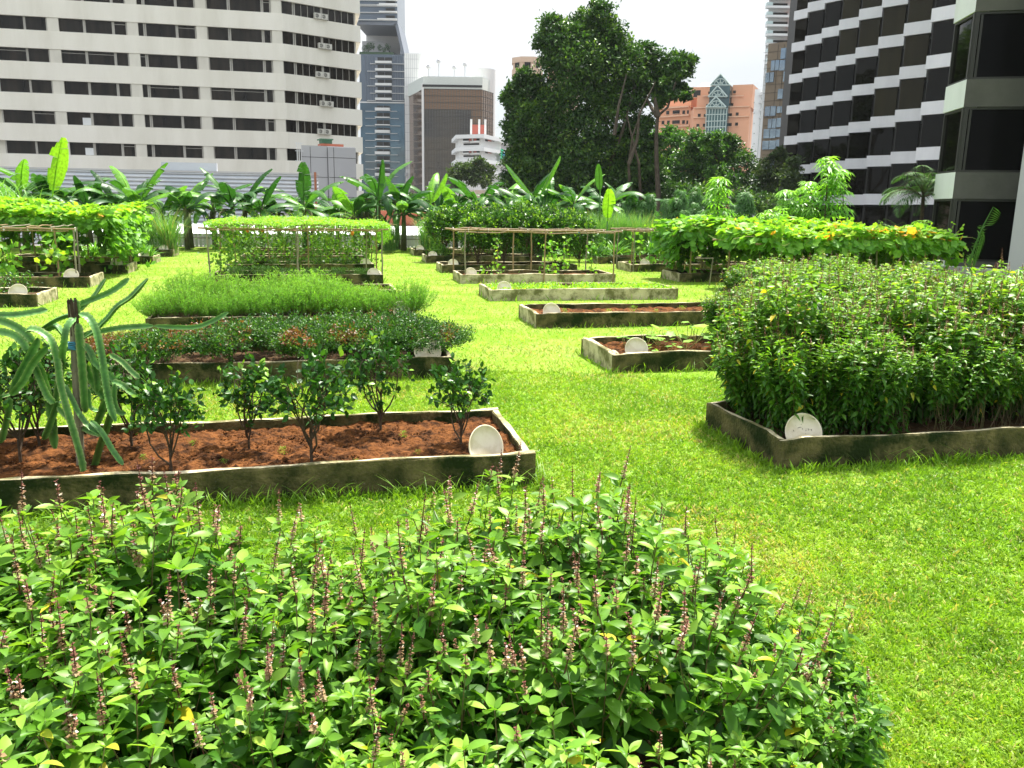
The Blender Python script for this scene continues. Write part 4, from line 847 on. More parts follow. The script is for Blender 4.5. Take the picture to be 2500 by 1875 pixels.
# ------------------------------------------------------------------ bananas
BN = [banana(i, 1.55+.15*i, 8+i % 2, 2.0, .60, False) for i in range(5)]
BL = [(130, 40, 1.3, 0, 'banana plant with one big upright light green leaf at the left', .4), (345, 42, 1.22, 1, 'banana plant with a tall torn leaf behind the pumpkin vines', 1.2), (290, 43.5, .98, 3, 'banana plant with dark torn leaves beside the tall torn one', 2.), (455, 43, .9, 4, 'small banana plant behind the lemongrass at the far left', 3.), (570, 43, 1.18, 1, 'banana plant behind the left part of the vine-roofed trellis', 4.4),
      (640, 44.5, .95, 3, 'low banana plant between the two taller ones behind the trellis', 5.), (745, 43.5, 1.1, 2, 'banana plant in front of the grey panelled block', 3.3), (865, 43, 1.08, 0, 'banana plant with leaves leaning left above the picket fence', .9), (925, 44, 1.22, 4, 'banana plant with a tall thin leaf above the picket fence', 2.2), (985, 43.2, 1.1, 1, 'banana plant with the dark trunk at the end of the grass path', 5.6), (1075, 45, .9, 3, 'banana plant behind the left end of the lime hedge', 1.),
      (1170, 44, 1.2, 2, 'banana plant with a long upright light leaf behind the lime hedge', .5), (1235, 44, 1.25, 0, 'banana plant left of the big tree trunk behind the lime hedge', 4.), (1330, 43, 1.18, 1, 'banana plant behind the right half of the lime hedge', 2.7), (1400, 44, 1.1, 4, 'banana plant with drooping dark leaves behind the lemongrass row', 1.9), (1475, 43, 1.2, 2, 'banana plant with a bright young leaf at the right of the row', 3.6), (1540, 44.5, .85, 3, 'last low banana plant at the right of the row', 0.4), (220, 41.5, .9, 3, 'low banana plant right of the big upright leaf', 4.), (60, 42, 1.1, 4, 'banana plant behind the sugarcane', 1.),(1285, 45.5, 1.1, 3, 'banana plant at the back, behind the middle of the lime hedge', 5.)]
def Yv(px, v): t = at(px, 540, 1.)[0]; return v/(CT-t*ST)
for i in range(22): BL.append((30+i*72+rnd.uniform(-15, 15), 99, rnd.uniform(.85, 1.15), i % 5, 'broad-leaved banana plant in the rear of the row along the garden edge', rnd.random()*6))
for (px, Y, s_, k, lb, rz) in BL:
    Y = Yv(px, 45.8+rnd.uniform(-.2, .3) if Y == 99 else 44.4+rnd.uniform(-.6, .5)); x, y, _ = at(px, 560, Y); put('banana_plant', BN[k], (x, y, 0), rz, s_, lb, 'banana plant', 'banana plants along the far edge of the garden')
# traced single leaves that stand out
def lone_leaf(pa, pb, Y, w, r, split=.1, label='', droop=.15):
    a = np.array(at(*pa, Y)); b = np.array(at(*pb, Y-.3)); d = b-a; L = np.linalg.norm(d); az = math.atan2(d[1], d[0]); el = math.asin(d[2]/L)
    m = MB(); banana_leaf(m, (0, 0, 0), az, el+droop*.4, L/1.05, w, droop, r, split, 20, .02 if w > .7 else .35); m.tube([(0, 0, 0), (-d[0]*.5/L, 0, -min(a[2]-.05, 2.2))], [.035, .06], 6)
    o = m.build('banana_leaf', M_ban, None, True); o.location = a; tag(o, label, 'banana sucker', 'young banana suckers')
lone_leaf((128, 480), (150, 352), 38.5, 1.0, .93, .22, 'big upright glossy banana sucker leaf at the left, bright against the wall')
lone_leaf((1483, 540), (1487, 470), 38.5, .66, .92, .1, 'short young banana sucker with one yellow-green leaf in front of the row')
lone_leaf((1320, 475), (1362, 392), 42, .5, .75, .05, 'half rolled upright banana sucker leaf behind the lime hedge')
lone_leaf((1300, 480), (1243, 410), 42, .62, .62, .15, 'upright banana sucker leaf leaning left behind the lime hedge')
lone_leaf((1050, 500), (1085, 432), 41, .6, .8, .1, 'upright banana sucker leaf at the left end of the lime hedge')
lone_leaf((742, 500), (740, 408), 42, .75, .35, .8, 'dark ribbed banana sucker leaf in front of the grey block')
lone_leaf((922, 500), (932, 402), 42, .5, .3, .6, 'dark narrow banana sucker leaf above the picket fence')
lone_leaf((1465, 470), (1462, 408), 42, .45, .5, .0, 'dark upright banana sucker leaf at the right of the row')
# ------------------------------------------------------------------ cassava, papaya-like trees and palms on the right
def pput(kind, parts, px, Y, s_, lb, cat, grp, z=0.):
    x, y, _ = at(px, 560, Y); return put(kind, parts, (x, y, z), rnd.random()*6, s_, lb, cat, grp)
CA = [cassava(3.6, 4, .8, M_cass, .36, 7, .3), cassava(2.6, 4, .6, M_cass, .32, 7, .25), cassava(2.9, 1, .1, M_cass, .33, 16, .3)]
CD = [cassava(3.4, 4, .8, M_cassd, .34, 16, .25, .5), cassava(3.0, 1, .1, M_cassd, .34, 34, .45, .5)]
pput('cassava_tree', CA[0], 2010, 33, 1.22, 'tall bright cassava tree in front of the dark bronze-windowed building', 'cassava', None)
pput('cassava_tree', CA[0], 1945, 34, .98, 'cassava tree left of the tallest one', 'cassava', None)
pput('cassava_tree', CA[1], 1880, 33, 1.0, 'bushy low cassava at the left of the tall cassava trees', 'cassava', None)
pput('cassava_tree', CA[2], 1748, 35, 1.22, 'single narrow light green cassava before the dark trees', 'cassava', None)
pput('cassava_tree', CA[1], 2235, 29.5, .86, 'small light cassava crown above the right end of the squash vines', 'cassava', None)
pput('cassava_tree', CA[1], 2515, 13.5, .5, 'leafy shoot cut by the right edge of the picture', 'cassava', None, .3)
for (px, Y, s_, k, z, lb) in ((1640, 44, 1.0, 0, 0, 'drooping-leaved tree right of the banana row'), (1570, 46, .95, 0, 0, 'drooping-leaved tree behind the last banana plants'), (1700, 46, 1.05, 0, 0, 'drooping-leaved tree behind the narrow cassava'), (1815, 42, 1.05, 1, 0, 'slim umbrella-crowned tree between the cassavas'), (1690, 42, .8, 0, 0, 'low drooping-leaved tree above the squash vines'), (1775, 46, .8, 0, 0, 'drooping-leaved tree behind the slim umbrella-crowned one'), (1530, 46.5, .9, 0, 0, 'drooping-leaved tree at the foot of the big tree'), (1870, 46, .7, 0, 0, 'low drooping-leaved tree behind the bushy cassava')):
    pput('drooping_tree', CD[k], px, Y, s_, lb, 'tree', None, z)
M_palm = leafmat('palm_leaf', [(0, (.025, .075, .02)), (.6, (.06, .15, .03)), (1, (.12, .22, .05))], .25, .6, .15)
PA = [palm(1.2, 16, 1.9, M_palm), palm(.3, 13, 1.7, M_palm, e0=.5), palm(3.2, 26, 2.3, M_palm, droop=1.9)]
pput('palm', PA[2], 2245, 36, .93, 'tall feathery palm beside the corner of the dark building', 'palm', None)
pput('palm', PA[0], 2195, 35, .82, 'palm left of the tall feathery palm', 'palm', None)
pput('palm', PA[1], 2035, 31, 1.0, 'low palm with stiff fronds below the tall cassava', 'palm', None)
pput('palm', PA[1], 2110, 36, .95, 'low palm between the two cassava crowns', 'palm', None)
pput('palm', PA[0], 1960, 38, .7, 'low palm behind the tall cassava', 'palm', None)
for (px, Y, s_) in ((1900, 40, 1.), (1800, 41, 1.), (1720, 41, 1.), (1990, 40, .9), (2080, 38, .8), (2150, 38, .8)):
    lf, wd, _ = LB[rnd.randrange(3)]; pput('garden_bush', [('foliage', lf), ('branches', wd)], px, Y, s_, 'dark bush behind the squash trellises', 'bush', 'dark bushes behind the squash trellises')
# sword-like bare stalk at the right (flower stalk in front of the black windows)
m = MB(); a = np.array(at(2365, 645, 17)); b = np.array(at(2400, 552, 17)); c = np.array(at(2425, 505, 17)); m.tube([a, (a*.5+b*.5)+[.0, 0, .04], b, c], [.02, .016, .012, .004], 6)
k = 60; t = rng.random(k); pos = a+(b-a)*t[:, None]; m.inst(T_NAR, pos, unit(k, .5), unit(k), .12, .5, 0)
for q in range(9): e = b+(c-b)*q/8; m.inst(T_NAR, [e], [(.9, 0, .2-.1*q)], [(0, 0, 1)], .22, .4)
for q in range(12): e = a+(b-a)*q/12; m.inst(T_NAR, [e], [(.5, .2, -1.)], [(0, 0, 1)], .3, .2)
tag(m.build('thorny_stalk', M_palm), 'thin thorny stalk leaning right in front of the black windows', 'stalk')
# ------------------------------------------------------------------ grass
def grass():
    m = MB()
    n = 520000
    # density falls with distance from the path where one stands, blades grow slightly with it
    D = 3.2*np.exp(rng.random(n)*math.log(50/3.2)); D = D[np.argsort(rng.random(n))]
    D = np.where(rng.random(n) < .55, 3.2+rng.random(n)**1.2*9., D)
    az = rng.uniform(-.68, .68, n); X = D*np.sin(az)*1.; Y = D*np.cos(az)
    U = X*CT+Y*ST; V = -X*ST+Y*CT; ok = (U > -14) & (U < 24) & (V < 47)
    for (u0, u1, v0, v1) in BEDS: ok &= ~((U > u0-.01) & (U < u1+.01) & (V > v0-.01) & (V < v1+.01))
    nz = fbm(U, V, 1.4, 4, 21); nz2 = fbm(U, V, 9., 2, 5)
    dry = (fbm(U, V, .7, 3, 33) > .60)
    ok &= (nz2+.25*rng.random(n) > .30)
    U, V, D, nz, dry, nz2 = [a[ok] for a in (U, V, D, nz, dry, nz2)]; n = len(U)
    P = np.stack([U*CT-V*ST, U*ST+V*CT, np.full(n, -.012)], 1)
    sc = .026+.0019*np.minimum(D, 30); L = sc*rng.uniform(.6, 1.6, n)*(.75+.6*nz2)
    edge = np.zeros(n, bool)
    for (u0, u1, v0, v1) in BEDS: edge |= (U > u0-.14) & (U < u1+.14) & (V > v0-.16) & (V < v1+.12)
    L = np.where(edge & (rng.random(n) < .4), L*rng.uniform(1.2, 2.4, n), L)
    up_ = np.where(edge, 1.2, .38)
    Dr = rng.normal(size=(n, 3)); Dr[:, 2] = np.abs(Dr[:, 2])*.6+up_
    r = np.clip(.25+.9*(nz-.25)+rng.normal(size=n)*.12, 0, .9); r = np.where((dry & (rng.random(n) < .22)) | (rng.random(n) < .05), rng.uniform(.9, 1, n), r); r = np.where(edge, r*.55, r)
    wd = np.where(L > .07, L*.6, L*1.15)
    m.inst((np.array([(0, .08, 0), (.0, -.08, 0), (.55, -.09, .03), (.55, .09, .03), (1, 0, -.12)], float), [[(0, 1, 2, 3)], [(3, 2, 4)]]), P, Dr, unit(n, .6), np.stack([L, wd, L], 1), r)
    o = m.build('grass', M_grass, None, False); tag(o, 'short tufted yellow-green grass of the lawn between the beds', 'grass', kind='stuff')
grass()
def edge_tufts():
    m = MB(); k = 0
    for (u0, u1, v0, n) in ((P1, P2, 6.82, 420), (RU0, RU1, 6.85, 300), (RU0, RU1, 11.6, 160), (P2+.0, P2+.08, 6.9, 40)):
        U = rng.uniform(u0, u1+.05, n); V = v0-rng.random(n)**1.5*.22-.01; kk = (fbm(U, V, 2.5, 2, 8) > .42); U, V = U[kk], V[kk]; n = len(U)
        t = np.linspace(0, 1, 6)
        for i in range(n):
            L = rng.uniform(.07, .26); az = rng.random()*6.28; h = L*t*np.cos(1.4-1.3*t); z = L*np.cumsum(np.cos(1.5*t*rng.uniform(.5, 1)))/6; b = np.array(UV(U[i], V[i])); w = .0035*np.sin(pi*(.15+.84*t))
            Pp = np.stack([b[0]+h*math.cos(az), b[1]+h*math.sin(az), z-.01], 1); S = np.array([-math.sin(az), math.cos(az), 0]); W = np.concatenate([Pp+S*w[:, None], Pp-S*w[:, None]]); j = np.arange(5)
            m.add(W, [np.stack([j, j+1, j+7, j+6], 1)], rng.uniform(0, .5))
    tag(m.build('long_grass', M_grass), 'longer grass blades growing against the front walls of the near beds', 'grass', kind='stuff')
edge_tufts()
# ------------------------------------------------------------------ facade helper
def hit(px, py, p, q):
    """plan point where the line of sight through (px,py) meets the wall line p-q"""
    d = ray(px, py); ex, ey = q[0]-p[0], q[1]-p[1]; den = d[0]*ey-d[1]*ex; t = (p[0]*ey-p[1]*ex)/den
    return (d[0]*t, d[1]*t, H+d[2]*t)
class Fac:
    """a vertical wall plane between two plan points; boxes on it are given by their surveyed corners"""
    def __init__(s, a, b):
        s.a = np.array(a[:2], float); s.b = np.array(b[:2], float); e = s.b-s.a; s.L = np.linalg.norm(e); s.e = e/s.L
        s.n = np.array([s.e[1], -s.e[0]])
        if np.dot(s.n, -s.a) < 0: s.n = -s.n
    def sz(s, px, py):
        h = hit(px, py, s.a, s.b); return (np.dot(np.array(h[:2])-s.a, s.e), h[2])
    def quad(s, m, s0, s1, z0, z1, o0, o1, mi=0, r=.5):
        P = [s.a+s.e*q+s.n*o for q, o in ((s0, o1), (s1, o1), (s1, o0), (s0, o0))]
        m.prism([tuple(p) for p in P], min(z0, z1), max(z0, z1), mi, r)
    def box(s, m, xa, ya, xb, yb, o0=0., o1=.1, mi=0, r=.5):
        ym = (ya+yb)/2; xm = (xa+xb)/2
        s.quad(m, s.sz(xa, ym)[0], s.sz(xb, ym)[0], s.sz(xm, yb)[1], s.sz(xm, ya)[1], o0, o1, mi, r)
def pt(px, Y, py=500): p = at(px, py, Y); return (p[0], p[1])
def back(a, b, d, shrink=0.):
    """footprint going d metres away from the viewer behind the wall a-b"""
    a = np.array(a); b = np.array(b); m = (a+b)/2; dv = m/np.linalg.norm(m)*d
    return [tuple(a), tuple(b), tuple(b+dv), tuple(a+dv)]
# ------------------------------------------------------------------ building materials
M_beige = pm('beige_concrete', (.80, .765, .68), .85, (.70, .665, .58), .45, .2, c3=(.82, .785, .71), s3=.09, bump=.1, stretch=(1, 1, .22))
M_beigep = pm('pier_render', (.72, .69, .61), .85, (.6, .57, .5), .6, .2, stretch=(1, 1, .3))
M_win = pm('window_glass', (.006, .0055, .005), .10, (.030, .024, .018), 1.3, .22, stretch=(1, 1, .12), detail=8)  # paler streaks stand in for reflections and curtains in the panes
M_frame = pm('window_frame', (.42, .40, .36), .6)
M_dkframe = pm('dark_frame', (.025, .024, .022), .5)
M_acw = pm('ac_casing', (.6, .58, .52), .6); M_dark = pm('dark_void', (.015, .015, .015), .8)
M_white = pm('white_paint', (.72, .73, .73), .7, (.66, .67, .68), .3)
M_slat = pm('pale_slats', (.50, .54, .60), .55, (.44, .47, .53), .5, .4, c3=(.56, .57, .6), s3=.2)
M_panel = pm('grey_panel', (.42, .42, .43), .5, (.39, .39, .41), .3, .4)
M_fence = pm('fence_white', (.80, .82, .80), .7, (.7, .72, .69), 2.)
M_brick = pm('red_brick', (.40, .12, .07), .85, (.32, .10, .06), 3.)
# ------------------------------------------------------------------ beige office block
def c1(x, y): return x/2.458, y/2.458
u_dir = np.array([CT, ST])
A1 = np.array(pt(693, 104, 85)); A0 = A1-u_dir*66; A2 = np.array(pt(880, 110.5, 85)); A3 = A2+np.array([-.25, 1.])*22; A4 = A0+np.array([-.15, 1.])*26
root = empty('office_block', (0, 0, 0), 0, 'long beige concrete office block with ribbon windows on the left', 'building')
core = MB(); band = MB(); F1 = Fac(A0, A1); F2 = Fac(A1, A2)
def offs(poly, d):
    poly = [np.array(p, float) for p in poly]; n = len(poly); c = sum(poly)/n; out = []
    for i in range(n):
        p, a, b = poly[i], poly[i-1], poly[(i+1) % n]
        def nn(x, y):
            e = (y-x)/np.linalg.norm(y-x); m_ = np.array([e[1], -e[0]]); return m_ if np.dot(m_, (x+y)/2-c) > 0 else -m_
        n1, n2 = nn(a, p), nn(p, b); bis = (n1+n2); bis /= np.linalg.norm(bis); out.append(tuple(p+bis*d/max(.4, np.dot(bis, n1))))
    return out
foot = [A0, A1, A2, A3, A4]
core.prism(offs(foot, -.55), GZ, 36, 1)
zs = [7.2+3.3*k for k in range(-7, 9)]
for z in zs: bm = MB(); bm.prism(offs(foot, .0), z+1.42, z+3.3); bm.build('spandrel_band', M_beige, root)
# slightly proud joints every few metres
core.build('core_wall', [M_beige, M_beigep], root)
WIN = [[-62-340*0, 0]]
def seg(fac, xs, y): return [(fac.sz(a/2.458, y)[0], fac.sz(b/2.458, y)[0]) for a, b in xs]
G1 = [[(150, 280), (-40, 145)], [(345, 510-8), (510, 675), (683, 758)], [(820, 863), (873, 1057), (1065, 1173)], [(1245, 1372), (1382, 1573), (1582, 1625)]]
yy = 85
groups = [(F1, seg(F1, g_, yy)) for g_ in G1]+[(F2, seg(F2, [(1700, 1768), (1778, 1935), (1942, 2135)], yy))]
pitch = groups[2][1][0][0]-groups[1][1][0][0]
g0 = seg(F1, G1[1], yy); groups += [(F1, [(a-pitch*k, b-pitch*k) for a, b in g0]) for k in (2, 3)]
for fi, (fac, ss) in enumerate(groups):
    lo, hi = min(s_[0] for s_ in ss), max(s_[1] for s_ in ss)
    for z in zs[2:-1]:
        if fi >= 5 and z < 3: continue
        w = MB(); fac.quad(w, lo, hi, z+.01, z+1.41, -.50, -.36)
        wo = w.build('window', M_win, root)
        f = MB()
        for a, b in ss:
            for q in (a, b): fac.quad(f, q-.07, q+.07, z+.012, z+1.408, -.36, -.30)
            if fac is F2: 
                k = max(1, int((b-a)/.75))
                for j in range(1, k): q = a+(b-a)*j/k; fac.quad(f, q-.025, q+.025, z+.012, z+1.408, -.36, -.32)
            elif (int(z*7)+int(a*3)) % 4 == 0: fac.quad(f, a+.07, b-.07, z+1.1, z+1.15, -.36, -.32)
        fac.quad(f, lo, hi, z+.012, z+.05, -.36, -.31)
        f.build('frame', M_frame, wo)
    # pale piers between the window groups
    pr = MB()
    for z in zs[2:-1]: fac.quad(pr, hi+.12, hi+.12+.001+1.15, z+.005, z+1.415, -.30, -.07)
    if fac is F1: pr.build('pier', M_beigep, root)
for fz in zs[3:9]:   # white blinds in one window column
    s0 = F1.sz(447/2.458, 85)[0]; m = MB(); F1.quad(m, s0, s0+.95, fz+.06, fz+.85, -.355, -.33); m.build('blind', M_white, root)
ac = MB(); ac.box((-.42, -.18, 0), (.42, .18, .62)); 
for r_ in (.2, .14, .07): a = np.linspace(0, 2*pi, 17); ac.tube(np.stack([-.12+r_*np.cos(a), -.19+0*a, .31+r_*np.sin(a)], 1), .018, 4, mi=1)
ACM = ac.mesh('air_conditioner', [M_acw, M_dark])
rz2 = math.atan2(F2.e[1], F2.e[0])
for k, z in enumerate(zs[3:]):
    for x_ in (1905, 1945) if k % 2 else (1925, 1965):
        s0 = F2.sz(x_/2.458, 85)[0]; p = F2.a+F2.e*s0+F2.n*.12
        o = link('air_conditioner', ACM, root); o.location = (p[0], p[1], z+.02); o.rotation_euler = (0, 0, rz2)
# ------------------------------------------------------------------ slatted wall, grey block, fences
root = empty('slatted_wall', (0, 0, 0), 0, 'long wall of pale blue-grey horizontal slats behind the banana plants', 'wall')
a = np.array(pt(-260, 60, 480)); b = np.array(pt(778, 66, 480)); f_ = Fac(a, b); m = MB(); ztop = f_.sz(700, 426)[1]; z = -2.; k = 0
m.quad = None
while z < ztop:
    s0 = 0; P = [f_.a, f_.b]
    n3 = np.array([f_.n[0], f_.n[1], 0]); e3 = np.array([f_.e[0], f_.e[1], 0]); A_ = np.array([f_.a[0], f_.a[1], z])
    v = [A_+n3*.02, A_+e3*f_.L+n3*.02, A_+e3*f_.L+n3*.16+[0, 0, .03], A_+n3*.16+[0, 0, .03], A_+n3*.16+[0, 0, .09], A_+e3*f_.L+n3*.16+[0, 0, .09], A_+e3*f_.L+n3*.02+[0, 0, .25], A_+n3*.02+[0, 0, .25]]
    m.add(v, [[(0, 3, 2, 1), (3, 4, 5, 2), (4, 7, 6, 5)]]); z += .285; k += 1
m.build('slats', M_slat, root)
m = MB(); f_.quad(m, 0, f_.L, GZ, ztop, -.3, -.0); f_.quad(m, -.1, f_.L+.1, ztop, ztop+.12, -.35, .2); m.build('backing', M_panel, root)
s0 = f_.sz(395, 415)[0]; s1 = f_.sz(530, 415)[0]; m = MB(); f_.quad(m, s0, s1, ztop+.121, ztop+.7, -.3, .1); m.build('upper_panel', M_slat, root)
px0 = f_.sz(772, 520)[0]; m = MB()
p = f_.a+f_.e*(f_.L-.2)+f_.n*.5; m.tube([(p[0], p[1], GZ), (p[0], p[1], ztop+.2)], .09, 8); m.build('drain_pipe', pm('rusty_pipe', (.32, .12, .06), .7), root)
root = empty('lift_block', (0, 0, 0), 0, 'grey panelled block with a small rooftop hut in front of the office block', 'building')
a = pt(738, 78, 450); b = pt(868, 80, 450); f_ = Fac(a, b); m = MB(); zt = f_.sz(800, 357)[1]; m.prism(back(a, b, 7), GZ, zt)
m.build('panel_wall', M_panel, root)
m = MB(); sA = f_.sz(802, 450)[0]
f_.quad(m, sA, f_.L+.02, GZ, zt-.08, .003, .30); m.build('projecting_bay', M_panel, root)
m = MB()
for q, o in ((f_.sz(760, 450)[0], .0), (sA-.03, .0), (f_.sz(815, 450)[0], .3)): f_.quad(m, q-.02, q+.02, GZ, zt-.1, o+.002, o+.012)
zz = zt-1.0
while zz > -6: f_.quad(m, 0, sA, zz-.02, zz+.02, .002, .012); f_.quad(m, sA, f_.L, zz-.02, zz+.02, .302, .312); zz -= 1.75
m.build('joints', M_dkframe, root)
m = MB(); f_.box(m, 792, 349, 848, 357, -3, -1.5); m.build('hut_base', M_brick, root); m = MB(); f_.box(m, 795, 338, 820, 349.5, -2.9, -1.6); f_.box(m, 790, 336, 822, 339, -3, -1.4); m.build('hut', pm('green_hut', (.05, .14, .08), .7), root)
m = MB()
for q in (724, 729, 734): f_.box(m, q, 348, q+1.2, 394, .1, .15)
for q in (349, 368, 392): f_.box(m, 720, q, 740, q+1.2, .1, .15)
m.build('ladder_rail', M_white, root)
# picket fence along the end of the garden
def picket(u0, u1, v, label, zt=.72):
    root = empty('picket_fence', (0, 0, 0), TH, label, 'fence', 'white picket fences at the end of the garden'); m = MB(); u = u0; 
    while u < u1: m.box((u, v, .04), (u+.12, v+.03, zt+rnd.uniform(-.01, .01))); u += .2
    m.build('pickets', M_fence, root); m = MB(); m.box((u0, v+.031, .1), (u1, v+.07, .17)); m.build('bottom_rail', M_fence, root)
    m = MB(); m.tube([(u0-.3, v-.06, .5), (u1+.3, v-.06, .5)], .025, 6); m.build('hand_rail', M_bambg, root)
picket(-12., -3.6, 46.4, 'white picket fence left of the vine-roofed trellis at the path end'); picket(-3.3, 5.2, 46.4, 'white picket fence right of the vine-roofed trellis, crossed by the banana trunk')
s = MB(); s.prism([UV(-34, 47.2)[:2], UV(26, 47.2)[:2], UV(26, 47.9)[:2], UV(-34, 47.9)[:2]], -.6, .03); tag(s.build('garden_kerb', M_slab), 'low concrete kerb closing the garden behind the picket fences', 'kerb', kind='structure')
# terrace beyond the fence: corrugated roof, brick wall
root = empty('shed', (0, 0, 0), TH, 'low shed with a white corrugated roof and brick wall beyond the picket fence', 'shed'); m = MB(); n = 90; us = np.linspace(-14, 9, n*2)
zr = .02*(np.arange(n*2) % 2); V = np.concatenate([np.stack([us, us*0+48.6, .62+zr], 1), np.stack([us+.0, us*0+52.0, 1.05+zr], 1)]); j = np.arange(n*2-1)
m.add(V, [np.stack([j, j+1, j+1+n*2, j+n*2], 1)]); m.build('corrugated_roof', M_white, root)
m = MB(); m.box((-14, 49, -2), (9, 51.9, .55)); m.build('wall', M_white, root); m = MB(); m.box((3.2, 52.2, -2), (7.2, 52.6, 1.75)); m.box((3.2, 52.15, 1.75), (7.2, 52.65, 1.95)); m.build('brick_wall', M_brick, root)
s = MB(); s.prism([UV(-34, 47.9)[:2], UV(26, 47.9)[:2], UV(26, 60)[:2], UV(-34, 60)[:2]], GZ, -2.0); tag(s.build('lower_terrace', M_slab), 'lower concrete terrace beyond the garden', 'terrace', kind='structure')
x, y = G(963, 607); s = MB(); s.ball((0, 0, .1), (.38, .28, .32), 14, 10); v = s.v[0]; v *= (1+.3*(fbm(v[:, 0], v[:, 1]+v[:, 2], 5., 3)-.5))[:, None]
o = s.build('boulder', M_concl); o.location = (x, y, 0); tag(o, 'grey stone at the foot of the banana trunk by the picket fence', 'stone')
# right edge of the garden: low wall and rail
root = empty('parapet', (0, 0, 0), 0, 'low pale parapet with a thin metal hand rail behind the squash trellises', 'wall')
pa = np.array(pt(1880, 34)); pb = np.array(pt(2262, 27.5)); pc = np.array(pt(2520, 25.)); fA = Fac(pa, pb); fB = Fac(pb, pc)
m = MB(); fA.quad(m, 0, fA.L, -.3, .42, -.25, 0); m.build('wall', M_concl, root); m = MB(); fB.quad(m, 0, fB.L, -.3, .72, -.2, 0); fB.quad(m, 0, .35, -.3, .80, .003, .2); m.build('end_wall', M_panel, root)
m = MB(); e3 = np.array([fA.e[0], fA.e[1], 0]); p0 = np.array([fA.a[0], fA.a[1], .78]); m.tube([p0, p0+e3*fA.L], .03, 8)
for k in range(7): q = p0+e3*fA.L*k/6; m.tube([q, q-[0, 0, .5]], .02, 6)
m.build('hand_rail', M_white, root)
# ------------------------------------------------------------------ dark building with stepped bays
M_bz = pm('bronze_glass', (.006, .005, .003), .035, (.002, .002, .001), .16, .18, metal=.0, detail=2)
M_bz2 = pm('bronze_sky_reflection', (.030, .026, .012), .25, (.018, .015, .007), .5, .15, metal=.0, stretch=(1, 1, .2))  # sky reflection put into the pane colour
M_blk = pm('black_glass', (.002, .002, .002), .05, (.004, .004, .004), .2, .05)
M_bandw = pm('white_band', (.77, .77, .80), .8, (.68, .68, .71), .7, .2, stretch=(1, 1, .3))
M_bandshade = pm('shaded_render', (.105, .100, .095), .85, (.08, .076, .074), .6, .2, c3=(.115, .11, .105), s3=.2)
root = empty('bronze_office_building', (0, 0, 0), 0, 'dark office building of stepped bronze windows and white bands on the right', 'building')
BX = [1929, 1960, 1999, 2039, 2085, 2138, 2197, 2260, 2318]; BY = [98, 94, 90, 86, 81.5, 76.5, 71, 65.8]
# extra hidden bays continue behind the near wing
w_all = MB(); wp = 0
for i in range(8):
    a = np.array(pt(BX[i], BY[i]+.75, 181)); b = np.array(pt(BX[i+1]-1.0, BY[i]-.75, 181)); f_ = Fac(a, b)
    bd = MB(); gl = []; cr = MB(); cr.prism(back(a+f_.n*-.22, b+f_.n*-.22, 14), GZ, 34)
    cr.build('bay_wall', M_dkframe, root)
    for k in range(-1, 9):
        z = 2.92+3.3*k; bd = MB(); f_.quad(bd, -.02, f_.L+.12, z, z+.94, -2.5, .10); bd.build('white_band', M_bandw, root)
        if k < 9:
            w = MB(); f_.quad(w, .16, f_.L-.05, z+1.0, z+3.22, -.2, -.06)
            pale = (i >= 3 and k >= 3+(i < 5)) or (i in (1, 2) and k > 6); pale = pale and not (i == 7 and k > 2) or (i in (5,6) and k == 2)  # these panes carry the painted sky reflection
            w.build('window', M_bz2 if pale else M_bz, root)
s = MB(); q0 = np.array(pt(1929, 99, 181)); q1 = np.array(pt(2318, 66, 181)); s.prism([tuple(q0+[1.2, 6]), tuple(q1+[1.5, 6]), tuple(q1+[40, 30]), tuple(q0+[40, 30])], GZ, 34.5); s.build('core_wall', M_dkframe, root)
root = empty('concrete_wing', (0, 0, 0), 0, 'near wing with black glass between thick shade-grey bands, at the right edge', 'building')
c0 = np.array(pt(2276, 34.9)); c1_ = np.array(pt(2323, 32.8)); c2_ = np.array(pt(2560, 32.0)); c3_ = c2_+np.array([14, 1.]); c4_ = c0+np.array([24, 8.])
fl = Fac(c0, c1_); fr = Fac(c1_, c2_)
s = MB(); s.prism(offs([c0, c1_, c2_, c3_, c4_], -.3), GZ, 24); s.build('core', M_dark, root)
s = MB(); s2 = MB()
for k in range(-1, 6):
    s = MB(); s2 = MB(); z = 2.9+3.33*k; s.prism([tuple(c0), tuple(c1_), tuple(c1_-fl.n*.5), tuple(c0-fl.n*.5)], z, z+.98); 
    s2.prism([tuple(c1_+fr.e*.003), tuple(c2_), tuple(c3_), tuple(c4_), tuple(c0-fl.n*.5+[.3, .3]), tuple(c1_-fl.n*.5+fr.e*.003)], z, z+.98); s.build('white_band', M_bandw, root); s2.build('shaded_band', M_bandshade, root)  # front bands get a darker colour for the shade on that side
    for fc, nm in ((fl, 1), (fr, 0)):
        if k == 5: continue
        w = MB(); fc.quad(w, .1, fc.L-.1, z+1.05, z+3.26, -.28, -.14); wo = w.build('window', M_blk if nm == 0 else M_bz, root)
        f = MB()
        for q in (.0, fc.L-.09): fc.quad(f, q, q+.09, z+.99, z+3.32, -.2, -.05)
        fc.quad(f, .09, fc.L-.09, z+.99, z+1.06, -.2, -.05); fc.quad(f, .09, fc.L-.09, z+3.24, z+3.32, -.2, -.05)
        if nm == 0: fc.quad(f, .25, .33, z+1.06, z+3.24, -.2, -.08)
        f.build('frame', M_dkframe, wo)
s = MB(); p0 = np.array(pt(2480, 30.6)); s.prism([tuple(p0), tuple(p0+[2.2, .1]), tuple(p0+[3.3, 1.6]), tuple(p0+[1.0, 1.3])], -1, 12.); o = s.build('pillar', M_panel, root)
